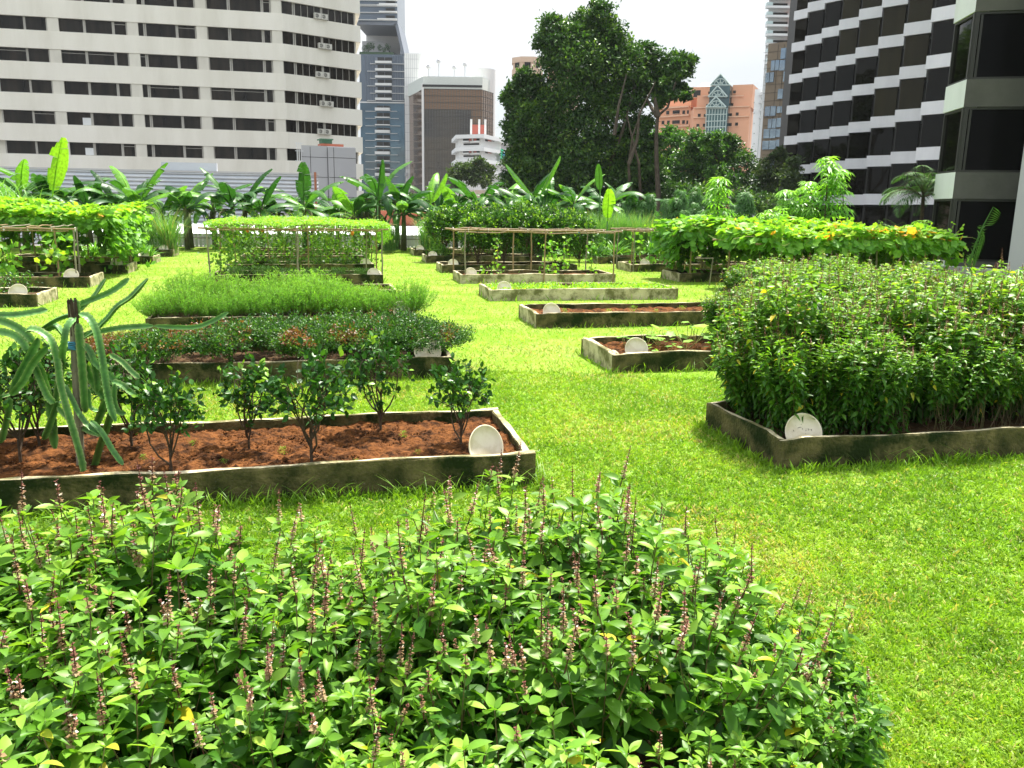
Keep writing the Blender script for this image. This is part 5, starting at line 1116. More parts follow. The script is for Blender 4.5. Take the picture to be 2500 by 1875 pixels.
# ------------------------------------------------------------------ far buildings
def block(name, label, a, b, d, z1, m_, **k):
    root = empty(name, (0, 0, 0), 0, label, 'building'); s = MB(); s.prism(back(a, b, d), GZ, z1); s.build('wall', m_, root); return root, Fac(a, b)
def r6(x, y): return 860+x/3.455, y/3.455
M_bg1 = pm('blue_grey_glass', (.10, .13, .17), .12, (.07, .09, .12), .08, .7, metal=.3, stretch=(1, 1, .2))
M_bg2 = pm('blue_glass', (.06, .14, .20), .08, (.035, .07, .10), .06, .8, metal=.35)
M_frm = pm('tower_frame', (.16, .18, .22), .5); M_wtile = pm('white_tile', (.70, .70, .69), .6, (.65, .65, .64), .1)
# glass tower with a sky terrace
Yt = 330.; a = pt(880, Yt, 300); b = pt(987.5, Yt, 300); root = empty('glass_tower', (0, 0, 0), 0, 'tall blue glass apartment tower with an open sky terrace', 'building'); f_ = Fac(a, b)
def Z(y, px=940): return f_.sz(px, y)[1]
def S(px, y=300): return f_.sz(px, y)[0]
bk = lambda s0, s1, z0, z1, m_, nm, dep=22: (lambda s: (f_.quad(s, s0, s1, z0, z1, -dep, 0), s.build(nm, m_, root))[-1])(MB())
bk(0, f_.L, Z(249), Z(133), M_bg1, 'upper_glazing'); bk(0, f_.L, GZ, Z(252), M_bg2, 'lower_glazing'); m = MB(); f_.quad(m, 0, f_.L+.3, Z(252), Z(249), -22, .3); m.build('belt', M_wtile, root)
# tilted frame of the terrace
e3 = np.array([f_.e[0], f_.e[1], 0]); n3 = np.array([f_.n[0], f_.n[1], 0]); A_ = np.array([f_.a[0], f_.a[1], 0])
def P3(px, py, o): s_, z_ = f_.sz(px, py); return A_+e3*s_+n3*o+np.array([0, 0, z_])
def plate3(pts, o0, o1, m_, nm, rt=None):
    s = MB(); n = len(pts); V = [P3(x_, y_, o1) for x_, y_ in pts]+[P3(x_, y_, o0) for x_, y_ in pts]
    s.add(V, [[tuple(range(n))[::-1]], [tuple(range(n, 2*n))], [(i, (i+1) % n, (i+1) % n+n, i+n) for i in range(n)]]); return s.build(nm, m_, rt if rt is not None else root)
plate3([(970.5, 55), (988, 133), (976, 133), (977.5, 118), (965, 62), (960, 60)], -22, 0, M_frm, 'slanted_frame')
plate3([(870, 52), (970.5, 55), (965, 62), (870, 59)], -22, 0, M_frm, 'terrace_lintel'); plate3([(870, 59), (958, 61), (965, 66), (977, 118), (975, 128), (972, 132), (870, 132)], -22, -21, M_wtile, 'terrace_back')
plate3([(870, 85), (922, 86), (935, 105), (946, 132), (870, 132)], -20.9, -12, M_panel, 'terrace_core')
bk(0, S(970, 20), Z(54.5), Z(-60), M_bg1, 'top_glazing')
tm = MB()
M_dtree = leafmat('far_tree_leaf', [(0, (.02, .06, .025)), (1, (.05, .12, .04))], .2)
for (x_, y_, r_) in ((898, 112, 7), (906, 110, 7), (925, 114, 6), (944, 112, 6), (890, 118, 8), (936, 120, 5)):
    c = P3(x_, y_, -2.); R = r_*Yt/2050; k = 160; tm.inst(T_LOW, c+unit(k)*R*[[1, 1, 1.3]]*rng.random((k, 1))**.3, unit(k), unit(k), R*.45)
f_.quad(tm, 0, S(962), Z(132), Z(126), -6, -1); tm.build('terrace_trees', M_dtree, root)
m = MB(); mw = MB(); mv = MB()
for i, y in enumerate([y_/3.455 for y_ in (540, 603, 663, 727, 788, 850)]):
    f_.box(mw, *((917, y-6.5, 957, y-1)), -.0, 1.4); f_.box(mv, 922, y-16, 957, y-6.6, .0, .25); f_.box(m, 917, y-16, 922, y-6.6, 0, .3); f_.box(m, 939, y-16, 940, y-6.6, .25, .4)
    f_.box(mw, 904-(i % 2)*7, y-.6, 918, y+.4, 0, .8); f_.box(mw, 957, y-.2, 988, y+.8, 0, .8)
for i, y in enumerate([y_/3.455 for y_ in (940, 1000, 1063, 1127, 1186, 1246, 1307, 1366, 1428, 1488, 1548)]):
    w_ = (i % 3 == 0 or i == 3) and 8 or 3.5; f_.box(mw, 917, y-w_, 953, y-1, 0, 1.8); f_.box(mv, 920, y-14, 952, y-w_-.1, .0, .25); f_.box(m, 935.5, y-14, 936.5, y-w_, .25, .45)
    f_.box(mw, 893, y-.6, 918, y+.3, 0, .8); f_.box(mw, 953, y-.4, 970+(i*37 % 11), y+.5, 0, .8)
for i, y in enumerate((2.5, 13, 16, 32, 50)):
    f_.box(mw, 872, y-1, 969.5, y, 0, .9); f_.box(mw, 922+(i % 2)*4, y-4, 969.5, y-1.01, 0, 1.); f_.box(mv, 942, y-12, 964, y-4.2, 0, .2)
for px in range(893, 988, 6):
    if px < 916 or px > 958: f_.box(m, px, 136, px+.5, 248, 0, .25)
mw.build('balcony_slabs', M_wtile, root); mv.build('recess_shade', M_dark, root); m.build('mullions', M_frm, root)  # dark boxes stand in for the shade inside the balconies
# white tower with rounded corner
root = empty('white_tower', (0, 0, 0), 0, 'plain white tiled tower with rounded corner right of the glass tower', 'building'); a = np.array(pt(989, 322, 300)); b = np.array(pt(1031, 322, 300)); f_ = Fac(a, b)
s = MB(); L = f_.L; pts = [tuple(a), tuple(a+f_.e*L*.8)]+[tuple(a+f_.e*(L*.8+L*.2*math.sin(t))-f_.n*(L*.2*(1-math.cos(t)))) for t in np.linspace(.3, pi/2, 5)]+[tuple(a+f_.e*L-f_.n*20), tuple(a-f_.n*20)]
zt = f_.sz(1010, 130)[1]; s.prism(pts, GZ, zt); s.build('wall', M_wtile, root); m = MB()
for k in range(30): z = zt-2-3.2*k; f_.quad(m, 0, L*.8, z-.06, z+.06, .01, .05)
for k in range(7): f_.quad(m, L*.8*k/7-.06, L*.8*k/7+.06, GZ, zt-.3, .01, .04)
for k in range(14): f_.quad(m, -.2, .9, zt-40-3.2*k, zt-38.8-3.2*k, .02, .7)
m.build('joints', M_panel, root)
# brown mirror building
M_brn = pm('brown_mirror_glass', (.22, .13, .075), .12, (.18, .11, .065), .04, .7, metal=.5)
M_refl = pm('painted_reflection', (.05, .045, .04), .06, (.09, .075, .055), .05, .8, metal=.5, c3=(.02, .025, .035), s3=.03, stretch=(1, 1, .45))
root = empty('brown_glass_building', (0, 0, 0), 0, 'brown mirror-glass office building with pale upper storeys and a round white stair tower', 'building')
a = np.array(pt(1033, 300, 300)); b = np.array(pt(1177, 300, 300)); c = np.array(pt(1204, 309, 300)); f_ = Fac(a, b); f2 = Fac(b, c)
s = MB(); s.prism([tuple(a), tuple(b), tuple(c), tuple(c+[-5, 30]), tuple(a+[-10, 30])], GZ, f_.sz(1100, 218)[1]); s.build('glazing', M_brn, root)
s = MB(); f_.box(s, 1037, 268, 1150, 560, -.0, .15); zz = f_.sz(1100, 268)[1]  # dark sheet paints another building's reflection onto the glass
s.build('lower_glazing', M_refl, root); M_pale = pm('pale_render', (.62, .66, .62), .7)
s = MB(); s.prism([tuple(a-f_.n*1), tuple(b-f_.n*1), tuple(c-f2.n), tuple(c+[-5, 28]), tuple(a+[-10, 28])], f_.sz(1100, 218)[1], f_.sz(1100, 186)[1]); s.build('upper_storey', M_pale, root)
s = MB(); f_.quad(s, 0, f_.L, f_.sz(1100, 214)[1], f_.sz(1100, 208)[1], 1.003, 1.1); s.build('upper_window', M_dark, root)
s = MB()
for k in range(22): q = f_.L*(k+.5)/22; f_.quad(s, q-.09, q+.09, GZ, f_.sz(1100, 218)[1], .16, .24)
for k in range(24): z = f_.sz(1100, 218)[1]-2.2*k; f_.quad(s, 0, f_.L, z-.07, z+.07, .16, .22)
for k in range(5): q = f2.L*(k+.5)/5; f2.quad(s, q-.09, q+.09, GZ, f_.sz(1100, 218)[1], .02, .1)
for k in range(24): z = f_.sz(1100, 218)[1]-2.2*k; f2.quad(s, 0, f2.L, z-.07, z+.07, .02, .08)
s.build('mullions', M_dkframe, root); s = MB(); f_.box(s, 1031, 205, 1036, 560, -.1, 1.); s.build('edge_fin', M_wtile, root)
cx, cy, _ = at(1178, 300, 312); R = 30*312/2050; s = MB(); s.prism([(cx+R*math.cos(t), cy+R*math.sin(t)) for t in np.linspace(0, 2*pi, 28)[:-1]], GZ, at(1178, 166, 312-R)[2]); s.build('stair_tower', M_wtile, root)
s = MB()
for px, yt in ((1071, 150), (1046, 163), (1109, 165), (1135, 158)): p = at(px, 195, 310); q = at(px, yt, 310); s.tube([p, q], .16, 5); s.ball(q, .8, 6, 4)
s.build('roof_masts', M_panel, root)
# white and red apartment block
root = empty('white_red_block', (0, 0, 0), 0, 'low white apartment block with red panels and a green-blue hanging banner', 'building')
a = np.array(pt(1122, 215, 400)); b = np.array(pt(1176, 212, 400)); c = np.array(pt(1222, 226, 400)); f_ = Fac(a, b); f2 = Fac(b, c); M_red = pm('red_panel', (.42, .10, .07), .7)
s = MB(); s.prism([tuple(a), tuple(b), tuple(c), tuple(c+[-4, 12]), tuple(a+[-2, 14])], GZ, f_.sz(1150, 331)[1]); s.build('wall', M_wtile, root); s = MB(); w = MB(); rd = MB()
for y in (329, 360, 389, 418): 
    z = f_.sz(1150, y)[1]; s.prism(offs([a, b, c, c+[-4, 12], a+[-2, 14]], 1.0), z-.9, z+.0)
def win1(fc, *a): w1 = MB(); fc.box(w1, *a, .02, .1); w1.build('window', M_dark, root)
for y in (343, 372, 401):
    for x_ in (1131, 1156, ): win1(f_, x_, y-7, x_+15, y+1); f_.box(s, x_, y+1, x_+16, y+4.5, .1, .5)
    for x_ in (1146, 1158): f_.box(rd, x_, y-8, x_+6, y+1, .11, .2)
    win1(f2, 1184, y-8, 1190, y+2); win1(f2, 1200, y-8, 1206, y+2); f2.box(rd, 1190.5, y-8, 1199, y+2, .02, .15)
    win1(f_, 1132, y+7, 1170, y+11)
s.build('balcony_bands', M_white, root); rd.build('red_panels', M_red, root)
s = MB(); p = hit(1168, 318, a-f_.n*4, b-f_.n*4); 
for dx in (-1.8, .2, 1.7): s.box((p[0]+dx-.25, p[1]-.3, p[2]-2.6), (p[0]+dx+.25, p[1]+.2, p[2]+2.6))
s.box((p[0]-2, p[1]-.28, p[2]-2.6), (p[0]+1.9, p[1]+2, p[2]-1.5)); s.build('roof_turret', M_wtile, root); s = MB(); s.box((p[0]-1.8, p[1]-.2, p[2]-1.5), (p[0]+1.7, p[1]+1.8, p[2]+1.3)); s.build('turret_panels', M_red, root)
s = MB(); f2.box(s, 1213, 364, 1219.5, 391, 1.01, 1.1); s.build('green_banner', pm('green_cloth', (.03, .55, .28), .8), root); s = MB(); f2.box(s, 1217, 372, 1222, 391, 1.11, 1.2); s.build('blue_banner', pm('blue_cloth', (.03, .3, .6), .8), root)
root, f_ = block('slab_block', 'distant grey block with white floor bands beside the banner', pt(1221, 330), pt(1241, 335), 15, at(1230, 344, 330)[2], M_panel); s = MB()
for k in range(12): z = at(1230, 344, 330)[2]-2.9*k; f_.quad(s, 0, f_.L, z-1.2, z, .05, .6)
s.build('floor_bands', M_wtile, root)
root, f_ = block('pale_green_block', 'pale green distant block just left of the big tree', pt(1240, 360), pt(1262, 360), 12, at(1250, 334, 360)[2], pm('pale_green', (.45, .60, .56), .5)); s = MB()
for k in range(14): z = at(1230, 338, 360)[2]-3*k; f_.quad(s, 0, f_.L, z-.5, z, .05, .3)
s.build('floor_bands', M_wtile, root)
root, f_ = block('low_white_building', 'small low white building with roof vents behind the banana plants', pt(1042, 160, 455), pt(1070, 160, 455), 8, at(1055, 455, 160)[2], M_white); s = MB()
for px in (1048, 1056, 1061, 1066): p = at(px, 452, 163); s.tube([(p[0], p[1], p[2]-1), (p[0], p[1], p[2]+.7)], .15, 6)
s.build('vents', M_panel, root)
root, f_ = block('low_pink_building', 'low pinkish flat building with flag poles at the foot of the round tree', pt(1125, 150, 470), pt(1215, 150, 470), 8, at(1170, 464, 150)[2], pm('pinkish', (.62, .50, .42), .7)); s = MB()
for px in (1143, 1148, 1153, 1158): p = at(px, 444, 146); s.tube([(p[0], p[1], GZ), (p[0], p[1], p[2]+.2)], .07, 6)
s.build('flag_poles', M_white, root)
# octagonal pink tower behind the big tree
M_pink = pm('pink_render', (.62, .45, .34), .8, (.58, .42, .31), .1); root = empty('pink_tower', (0, 0, 0), 0, 'pale pink apartment tower with rounded balconies behind the big tree', 'building')
cx, cy, _ = at(1285, 300, 262); s = MB(); R = 36*262/2050; oc = [(cx+R*math.cos(t), cy+R*math.sin(t)) for t in np.arange(8)*pi/4+pi/8]; zt = at(1285, 134, 255)[2]; s.prism(oc, GZ, zt); s.prism([(x_*1.0+18, y_+4) for x_, y_ in [(cx+R*1.1*math.cos(t)-7, cy+R*math.sin(t)) for t in np.arange(8)*pi/4+pi/8]], GZ, zt+5.5); s.build('wall', M_pink, root)
s = MB(); w = MB()
for k in range(16):
    z = zt-3.3*k; s.prism([(cx+(x_-cx)*1.07, cy+(y_-cy)*1.07) for x_, y_ in oc], z-1.5, z)
    for q in range(8):
        if q in (4, 5, 6): fc = Fac(oc[q], oc[(q+1) % 8]); fc.quad(w, fc.L*.25, fc.L*.75, z-2.9, z-1.55, .02, .12)
s.build('balcony_bands', M_pink, root); w.build('window', M_win, root)
# orange building with glass gables
M_or = pm('salmon_render', (.70, .36, .22), .8, (.64, .33, .20), .06); M_teal = pm('teal_glass', (.05, .13, .13), .06, (.03, .08, .09), .1, .8, metal=.3); M_orl = pm('salmon_trim', (.76, .48, .32), .8)
root = empty('salmon_building', (0, 0, 0), 0, 'salmon-orange building with a gabled teal glass bay and glass pyramid roof', 'building')
def r8(x, y): return 1550+x/4.424, 150+y/4.424
a = np.array(pt(1693, 283, 300)); b = np.array(pt(1829, 276, 300)); f_ = Fac(a, b); c = np.array(pt(1840, 300, 300))
s = MB(); s.prism([tuple(a), tuple(b), tuple(c), tuple(a+[2, 30])], GZ, f_.sz(1760, 262)[1]); s.build('wall', M_or, root)
s = MB(); f_.box(s, 1683+17, 232, 1733, 262, -14, -.8); f_.box(s, 1785, 237, 1834, 262, -14, -.8); f_.box(s, 1786, 205, 1836, 237, -16, -1.6); f_.box(s, 1683, 210, 1735, 232, -18, -2.); s.build('upper_wall', M_or, root)
s = MB()
for y in (262, 286): f_.box(s, 1693, y-1.5, 1829, y+1, -.1, .5)
for y in (234, ): f_.box(s, 1715, y-1.5, 1733, y+1, -.8, -.2); f_.box(s, 1783, y-1.5, 1815, y+1, -.8, -.2)
s.build('cornice', M_orl, root)
a2 = np.array(pt(1607, 300, 300)); b2 = np.array(pt(1684, 292, 300)); g_ = Fac(a2, b2); s = MB(); s.prism(back(a2, b2, 18), GZ, g_.sz(1640, 262)[1]); g_.box(s, 1608, 236, 1680, 262, -18, -2); s.build('left_wing', M_or, root)
s = MB()
for y in (262, 283, 308): g_.box(s, 1607, y-1, 1684, y+2.5, 0, .8)
s.build('left_cornice', M_orl, root)
def win(fc, x, y, w=8, h=8, o=.0, mm=M_win):
    s = MB(); fc.box(s, x, y, x+w, y+h, o+.02, o+.12); wo = s.build('window', mm, root); f = MB(); fc.box(f, x-.8, y+h, x+w+.8, y+h+1., o+.02, o+.4); f.build('sill', M_orl, wo)
for (x, y) in ((680, 565), (745, 568), (1018, 560), (1090, 552), (665, 675), (735, 672), (1015, 665), (1083, 660), (1010, 775)): X_, Y_ = r8(x, y); win(f_, X_, Y_, 7, 8)
for (x, y) in ((783, 318), (1053, 308), (765, 458), (1030, 448)): X_, Y_ = r8(x, y); win(f_, X_, Y_, 6.5, 7, -.8 if y > 400 else -1.6)
for (x, y, w) in ((340, 535, 7), (410, 528, 17), (515, 530, 6), (565, 528, 4), (290, 642, 6.5), (348, 640, 6.5), (405, 636, 18), (512, 636, 6.5), (558, 638, 4), (345, 745, 7), (415, 745, 17)): X_, Y_ = r8(x, y); win(g_, X_, Y_, w, 9)
X_, Y_ = r8(620, 303); win(f_, X_, Y_, 17, 17, -2.)
s = MB(); f_.box(s, 1727, 262, 1777, 420, 0, 3.2); f_.box(s, 1735, 212, 1786-2, 262, -3, 2.2); s.build('glass_bay', M_teal, root)
def gable(xl, xr, yb, xt, yt, o0, o1):
    n = 3; V = []
    for o in (o1, o0):
        for x_, y_ in ((xl, yb), (xr, yb), (xt, yt)): q_ = f_.sz(x_, y_); V.append(np.append(f_.a+f_.e*q_[0]+f_.n*o, q_[1]))
    s = MB(); s.add(V, [[(0, 1, 2), (5, 4, 3)], [(0, 3, 4, 1), (1, 4, 5, 2), (2, 5, 3, 0)]]); return s, V
tr = MB()
for g4 in ((1737, 1786, 210, 1762.5, 183, -3, 2.2), (1734, 1780, 239, 1757, 213, 2.3, 3.4), (1730, 1778, 265, 1754, 240, 3.3, 4.2)):
    s, V = gable(*g4); s.build('glass_gable', M_teal, root); 
    for i in range(3): tr.tube([V[i], V[(i+1) % 3]], .22, 4)
    c_ = (V[0]+V[1])/2; R = np.linalg.norm(V[1]-V[0])*.30
    for RR in (R, R*.4): a_ = np.linspace(0, pi, 13); ee = np.append(f_.e, 0); tr.tube(c_+np.cos(a_)[:, None]*ee*RR+np.sin(a_)[:, None]*np.array([0, 0, 1.])*RR+np.append(f_.n, 0)*.1, .14, 4)
    for t in (.25, .5, .75): tr.tube([c_+np.append(f_.n, 0)*.1, c_+(math.cos(pi*t)*np.append(f_.e, 0)+math.sin(pi*t)*np.array([0, 0, 1.]))*R+np.append(f_.n, 0)*.1], .12, 4)
for x_ in range(1728, 1778, 7): p, q = P3b(x_, 268) if False else (f_.sz(x_, 300)), 0; tr.prism([tuple(f_.a+f_.e*(p[0]-.1)+f_.n*3.2), tuple(f_.a+f_.e*(p[0]+.1)+f_.n*3.2), tuple(f_.a+f_.e*(p[0]+.1)+f_.n*3.4), tuple(f_.a+f_.e*(p[0]-.1)+f_.n*3.4)], GZ, f_.sz(1750, 268)[1])
for y in (268, 282, 298, 312, 325): z = f_.sz(1750, y)[1]; f_.quad(tr, f_.sz(1727, y)[0], f_.sz(1777, y)[0], z-.12, z+.12, 3.2, 3.45)
tr.build('bay_mullions', pm('teal_frame', (.45, .55, .52), .5), root)
M_atr = pm('atrium_glass', (.45, .52, .52), .2, (.4, .46, .46), .1)
V = [np.append(f_.a+f_.e*f_.sz(x_, y_)[0]-f_.n*o, f_.sz(x_, y_)[1]) for x_, y_, o in ((1688, 211, 6), (1745, 211, 6), (1738, 211, 16), (1694, 211, 16), (1700, 191, 11), (1737, 192, 11))]
s = MB(); s.add(V, [[(0, 1, 5, 4), (2, 3, 4, 5)], [(1, 2, 5), (3, 0, 4)]]); s.build('atrium_roof', M_atr, root)
s = MB()
for i, j in ((0, 1), (1, 5), (5, 4), (4, 0), (3, 4)): s.tube([V[i], V[j]], .18, 4)
for k in range(1, 5): t = k/5; s.tube([V[0]+(V[1]-V[0])*t, V[4]+(V[5]-V[4])*t], .1, 4)
s.build('atrium_frame', M_white, root)
# narrow white and green glass towers
root, f_ = block('white_slit_tower', 'narrow white wall with green glass balconies right of the salmon building', pt(1834, 240, 350), pt(1876, 240, 350), 10, at(1850, 218, 240)[2], M_white); s = MB(); w = MB(); f_.box(w, 1846, 238, 1876, 600, .02, .1)
for k in range(13): y = 232+k*18.5; f_.box(s, 1853, y, 1876, y+2, .1, 1.); f_.box(s, 1856, y-6, 1866, y, .1, 1.2)
for k in range(9): f_.box(w, 1840, 250+k*25, 1841.5, 252+k*25, .02, .2)
w.build('green_glazing', pm('green_glass', (.10, .2, .17), .1, (.2, .3, .26), .3), root); s.build('balcony_slabs', M_white, root)
root, f_ = block('brown_panel_tower', 'brown panelled tower with scattered blue windows left of the dark building', pt(1862, 150, 300), pt(1950, 146, 300), 16, at(1900, 107, 150)[2], pm('brown_panel', (.20, .155, .105), .6, (.17, .13, .09), .15, .4))
def r7(x, y): return 1850+x/3.318, y/3.318
bw = pm('blue_window', (.22, .32, .42), .08, (.14, .2, .28), .3, .8, metal=.3)
for (x0, y0, x1, y1) in ((190, 388, 272, 475), (180, 485, 270, 570), (110, 490, 175, 572), (65, 588, 132, 668), (210, 578, 262, 660), (165, 720, 250, 800), (60, 862, 148, 940), (158, 862, 222, 915), (85, 962, 150, 1040), (155, 955, 232, 1030), (50, 1045, 148, 1120), (152, 1045, 228, 1110), (40, 1140, 148, 1210), (152, 1130, 225, 1190), (140, 1220, 225, 1290), (40, 1300, 130, 1400), (140, 1300, 225, 1400)):
    p, q = r7(x0, y0), r7(x1, y1); s = MB(); f_.box(s, *p, *q, .02, .2); wo = s.build('window', bw, root); s = MB(); xm = (p[0]+q[0])/2; f_.box(s, xm-.3, p[1], xm+.3, q[1], .2, .26); s.build('frame', M_dkframe, wo)
s = MB()
for x_ in (1888.5, 1903): f_.box(s, x_, 110, x_+.6, 420, .01, .05)
for k in range(14): f_.box(s, 1864, 125+k*20, 1935, 125.6+k*20, .01, .05)
s.build('joints', M_dkframe, root)
root, f_ = block('balcony_tower', 'white apartment tower with glass balconies and an orange fin above the brown tower', pt(1874, 200, 50), pt(1932, 200, 50), 16, at(1900, -120, 200)[2], M_white); s = MB(); w = MB(); gl = MB()
for k in range(20): y = -95+k*22.5; f_.box(s, 1868, y, 1926, y+5.5, .02, 1.6); f_.box(w, 1884, y-9, 1922, y-.2, .02, .2); f_.box(gl, 1868, y-8, 1882, y, .3, 1.6)
s.build('balcony_slabs', M_white, root); w.build('window', M_win, root); gl.build('balcony_glass', pm('pale_glass', (.5, .62, .62), .1), root)
s = MB(); f_.box(s, 1927, -120, 1939, 330, .0, 2.2); s.build('orange_fin', pm('orange_paint', (.66, .22, .12), .7), root)
# ------------------------------------------------------------------ trees beyond the garden
M_big = leafmat('big_tree_leaf', [(0, (.012, .04, .009)), (.4, (.031, .090, .014)), (.8, (.072, .165, .022)), (1, (.14, .25, .03))], .25, .45, .4)
M_tr2 = leafmat('wood_leaf', [(0, (.018, .06, .012)), (.5, (.05, .15, .018)), (1, (.14, .30, .03))], .28, .45, .35)
M_tr3 = leafmat('olive_leaf', [(0, (.03, .055, .018)), (.5, (.06, .11, .03)), (1, (.12, .17, .05))], .25, .5, .3)
M_trunk = pm('tree_trunk', (.10, .085, .065), .9, (.05, .04, .03), 3., .1, bump=.6)
def crown(m, blobs, Y, leaf, dens=1., dz=1., flat=.9):
    for (px, py, R) in blobs:
        r = R*Y/2050; c = np.array(at(px, py, Y+rng.uniform(-.9, .9)*r*dz)); nc = int(34*dens*(R/50)**1.7)+6
        dd = unit(nc, .15); cc = c+dd*r*np.array([1, 1, flat])*(.45+.5*rng.random((nc, 1)))
        for q, d in zip(cc, dd):
            k = 46; s_ = r*(.17+.10*rng.random()); P = q+rng.normal(size=(k, 3))*s_*np.array([1, 1, .6])
            base = rng.uniform(.05, .85); m.inst(T_LOW, P, d*.4+unit(k), unit(k, 1.3), leaf*rng.uniform(.7, 1.4, k), np.clip(base+rng.normal(size=k)*.16, 0, 1))
def far_tree(name, label, blobs, Y, leaf, mat, trunks, dens=1., group=None, r0=.35, dz=1.):
    root = empty(name, at(blobs[0][0], 500, Y)[:2]+(GZ,), 0, label, 'tree', group); o = np.array(root.location)
    m = MB(); crown(m, blobs, Y, leaf, dens, dz); 
    for i in range(len(m.v)): m.v[i] = m.v[i]-o
    m.build('crown', mat, root)
    s = MB()
    for t in trunks:
        P = [np.array(at(x_, y_, Y+dy))-o for x_, y_, dy in t]; P = np.array(P)
        if t[0][1] > 440: P = np.concatenate([[[P[0][0], P[0][1], 0]], P])
        s.tube(P, np.linspace(r0, r0*.25, len(P)), 8)
    s.build('trunk', M_trunk, root)
BIG = [(1468, 40, 34), (1462, 18, 16), (1350, 62, 28), (1338, 88, 26), (1385, 95, 42), (1420, 60, 34), (1480, 85, 40), (1500, 120, 42), (1330, 110, 26), (1425, 150, 62), (1352, 165, 42), (1280, 196, 30), (1250, 222, 20), (1238, 240, 14), (1300, 225, 42), (1335, 255, 50), (1410, 235, 62), (1480, 190, 52), (1535, 165, 48), (1560, 130, 30), (1585, 128, 26), (1600, 158, 32), (1595, 200, 36), (1545, 225, 46), (1490, 260, 52), (1300, 300, 44), (1285, 345, 40), (1350, 335, 58), (1420, 320, 62), (1285, 400, 46), (1340, 410, 60), (1410, 400, 66), (1480, 370, 58), (1490, 440, 60), (1540, 330, 38), (1560, 400, 50), (1310, 460, 50), (1380, 470, 60), (1560, 460, 50), (1440, 480, 50), (1650, 148, 26), (1672, 152, 22), (1665, 180, 26), (1640, 200, 28), (1660, 222, 24), (1628, 222, 22), (1615, 175, 22), (1690, 150, 10), (1630, 480, 40), (1570, 300, 26), (1610, 245, 16), (1262, 262, 28), (1265, 330, 34), (1262, 395, 36), (1260, 450, 36), (1250, 300, 22), (1600, 430, 30), (1590, 350, 22), (1520, 420, 44), (1532, 360, 30), (1555, 450, 44), (1580, 400, 30), (1540, 300, 26)]
far_tree('big_tree', 'huge dark green tree with a tall uneven crown in the middle of the skyline', BIG, 74, .30, M_big,
    [[(1480, 520, 0), (1482, 400, 0), (1478, 300, -1), (1465, 180, 0), (1460, 80, 0)], [(1482, 420, -1), (1520, 320, -2), (1545, 220, -1), (1585, 150, 0)], [(1478, 300, 0), (1420, 220, 1), (1370, 130, 1)], [(1482, 430, 1), (1400, 330, 2), (1310, 250, 1), (1260, 225, 1)], [(1540, 520, -4), (1535, 400, -6), (1545, 330, -7), (1570, 260, -7)], [(1535, 400, -7), (1556, 340, -7), (1560, 280, -7), (1600, 200, -6)], [(1565, 500, -3), (1560, 400, -6), (1545, 345, -6), (1530, 280, -6)], [(1500, 330, -5), (1510, 260, -5), (1530, 180, -4)]], 1.6, r0=.16)
far_tree('slender_tree', 'slender bare-trunked tree with a small crown leaning right of the huge tree', [(1655, 160, 20), (1640, 232, 14), (1625, 205, 14), (1675, 238, 10)], 70, .28, M_big, [[(1607, 470, 0), (1603, 400, 0), (1602, 330, 0), (1606, 283, 0), (1630, 262, 0), (1650, 200, 0)], [(1606, 285, 0), (1600, 250, 0), (1598, 238, 0)], [(1606, 283, 0), (1590, 262, 1), (1580, 240, 1)]], 1.0, r0=.24)
TRS = [('leafy tree left of the salmon building, behind the slender trunk', [(1640, 330, 26), (1590, 350, 34), (1585, 410, 40), (1655, 360, 38), (1620, 400, 40), (1630, 450, 46)], 92, M_tr2), ('rounded leafy tree below the salmon building', [(1700, 345, 30), (1690, 380, 42), (1670, 420, 40), (1660, 460, 44), (1640, 500, 44), (1720, 420, 44), (1700, 465, 44)], 88, M_tr2),
       ('bright leafy tree before the teal glass bay', [(1735, 345, 24), (1745, 375, 34), (1760, 430, 40)], 84, M_tr2), ('dark round-topped tree right of the teal glass bay', [(1780, 348, 24), (1795, 372, 34), (1790, 410, 44), (1800, 460, 44)], 86, M_big), ('olive green tree left of the dark bronze building', [(1905, 380, 20), (1890, 405, 34), (1850, 430, 34), (1900, 450, 44), (1860, 480, 40)], 90, M_tr3),
       ('pale olive tree low beside the dark bronze building', [(1935, 400, 20), (1930, 440, 30), (1960, 470, 30)], 80, M_tr3), ('umbrella-topped tree before the white and red block', [(1110, 428, 20), (1132, 415, 22), (1165, 405, 20), (1190, 415, 18), (1150, 435, 24), (1185, 440, 18), (1120, 455, 16)], 140, M_tr3), ('dark tree behind the right end of the banana row', [(1580, 440, 44), (1600, 490, 50), (1520, 500, 44)], 78, M_tr2), ('dark tree low on the left of the huge tree', [(1255, 440, 24), (1270, 480, 36), (1230, 500, 30)], 84, M_big),
       ('wood-edge tree behind the drooping trees', [(1680, 480, 44), (1740, 490, 44)], 70, M_big), ('wood-edge tree behind the bushy cassava', [(1810, 495, 40), (1870, 505, 36)], 70, M_big), ('dark tree behind the picket fence', [(900, 520, 26), (930, 525, 26), (870, 530, 22)], 56, M_big), ('street tree between the towers, low behind the banana plants', [(1000, 500, 30), (1060, 505, 30), (1110, 500, 30)], 100, M_tr2)]
for lb, bl, Y, mt in TRS: far_tree('leafy_tree', lb, bl, Y, .30*Y/80, mt, [[(bl[-1][0], 500, 0), (bl[-1][0]+4, bl[-1][1], 0), (bl[0][0], bl[0][1], 0)]], 1.15, 'trees beyond the garden', .25)
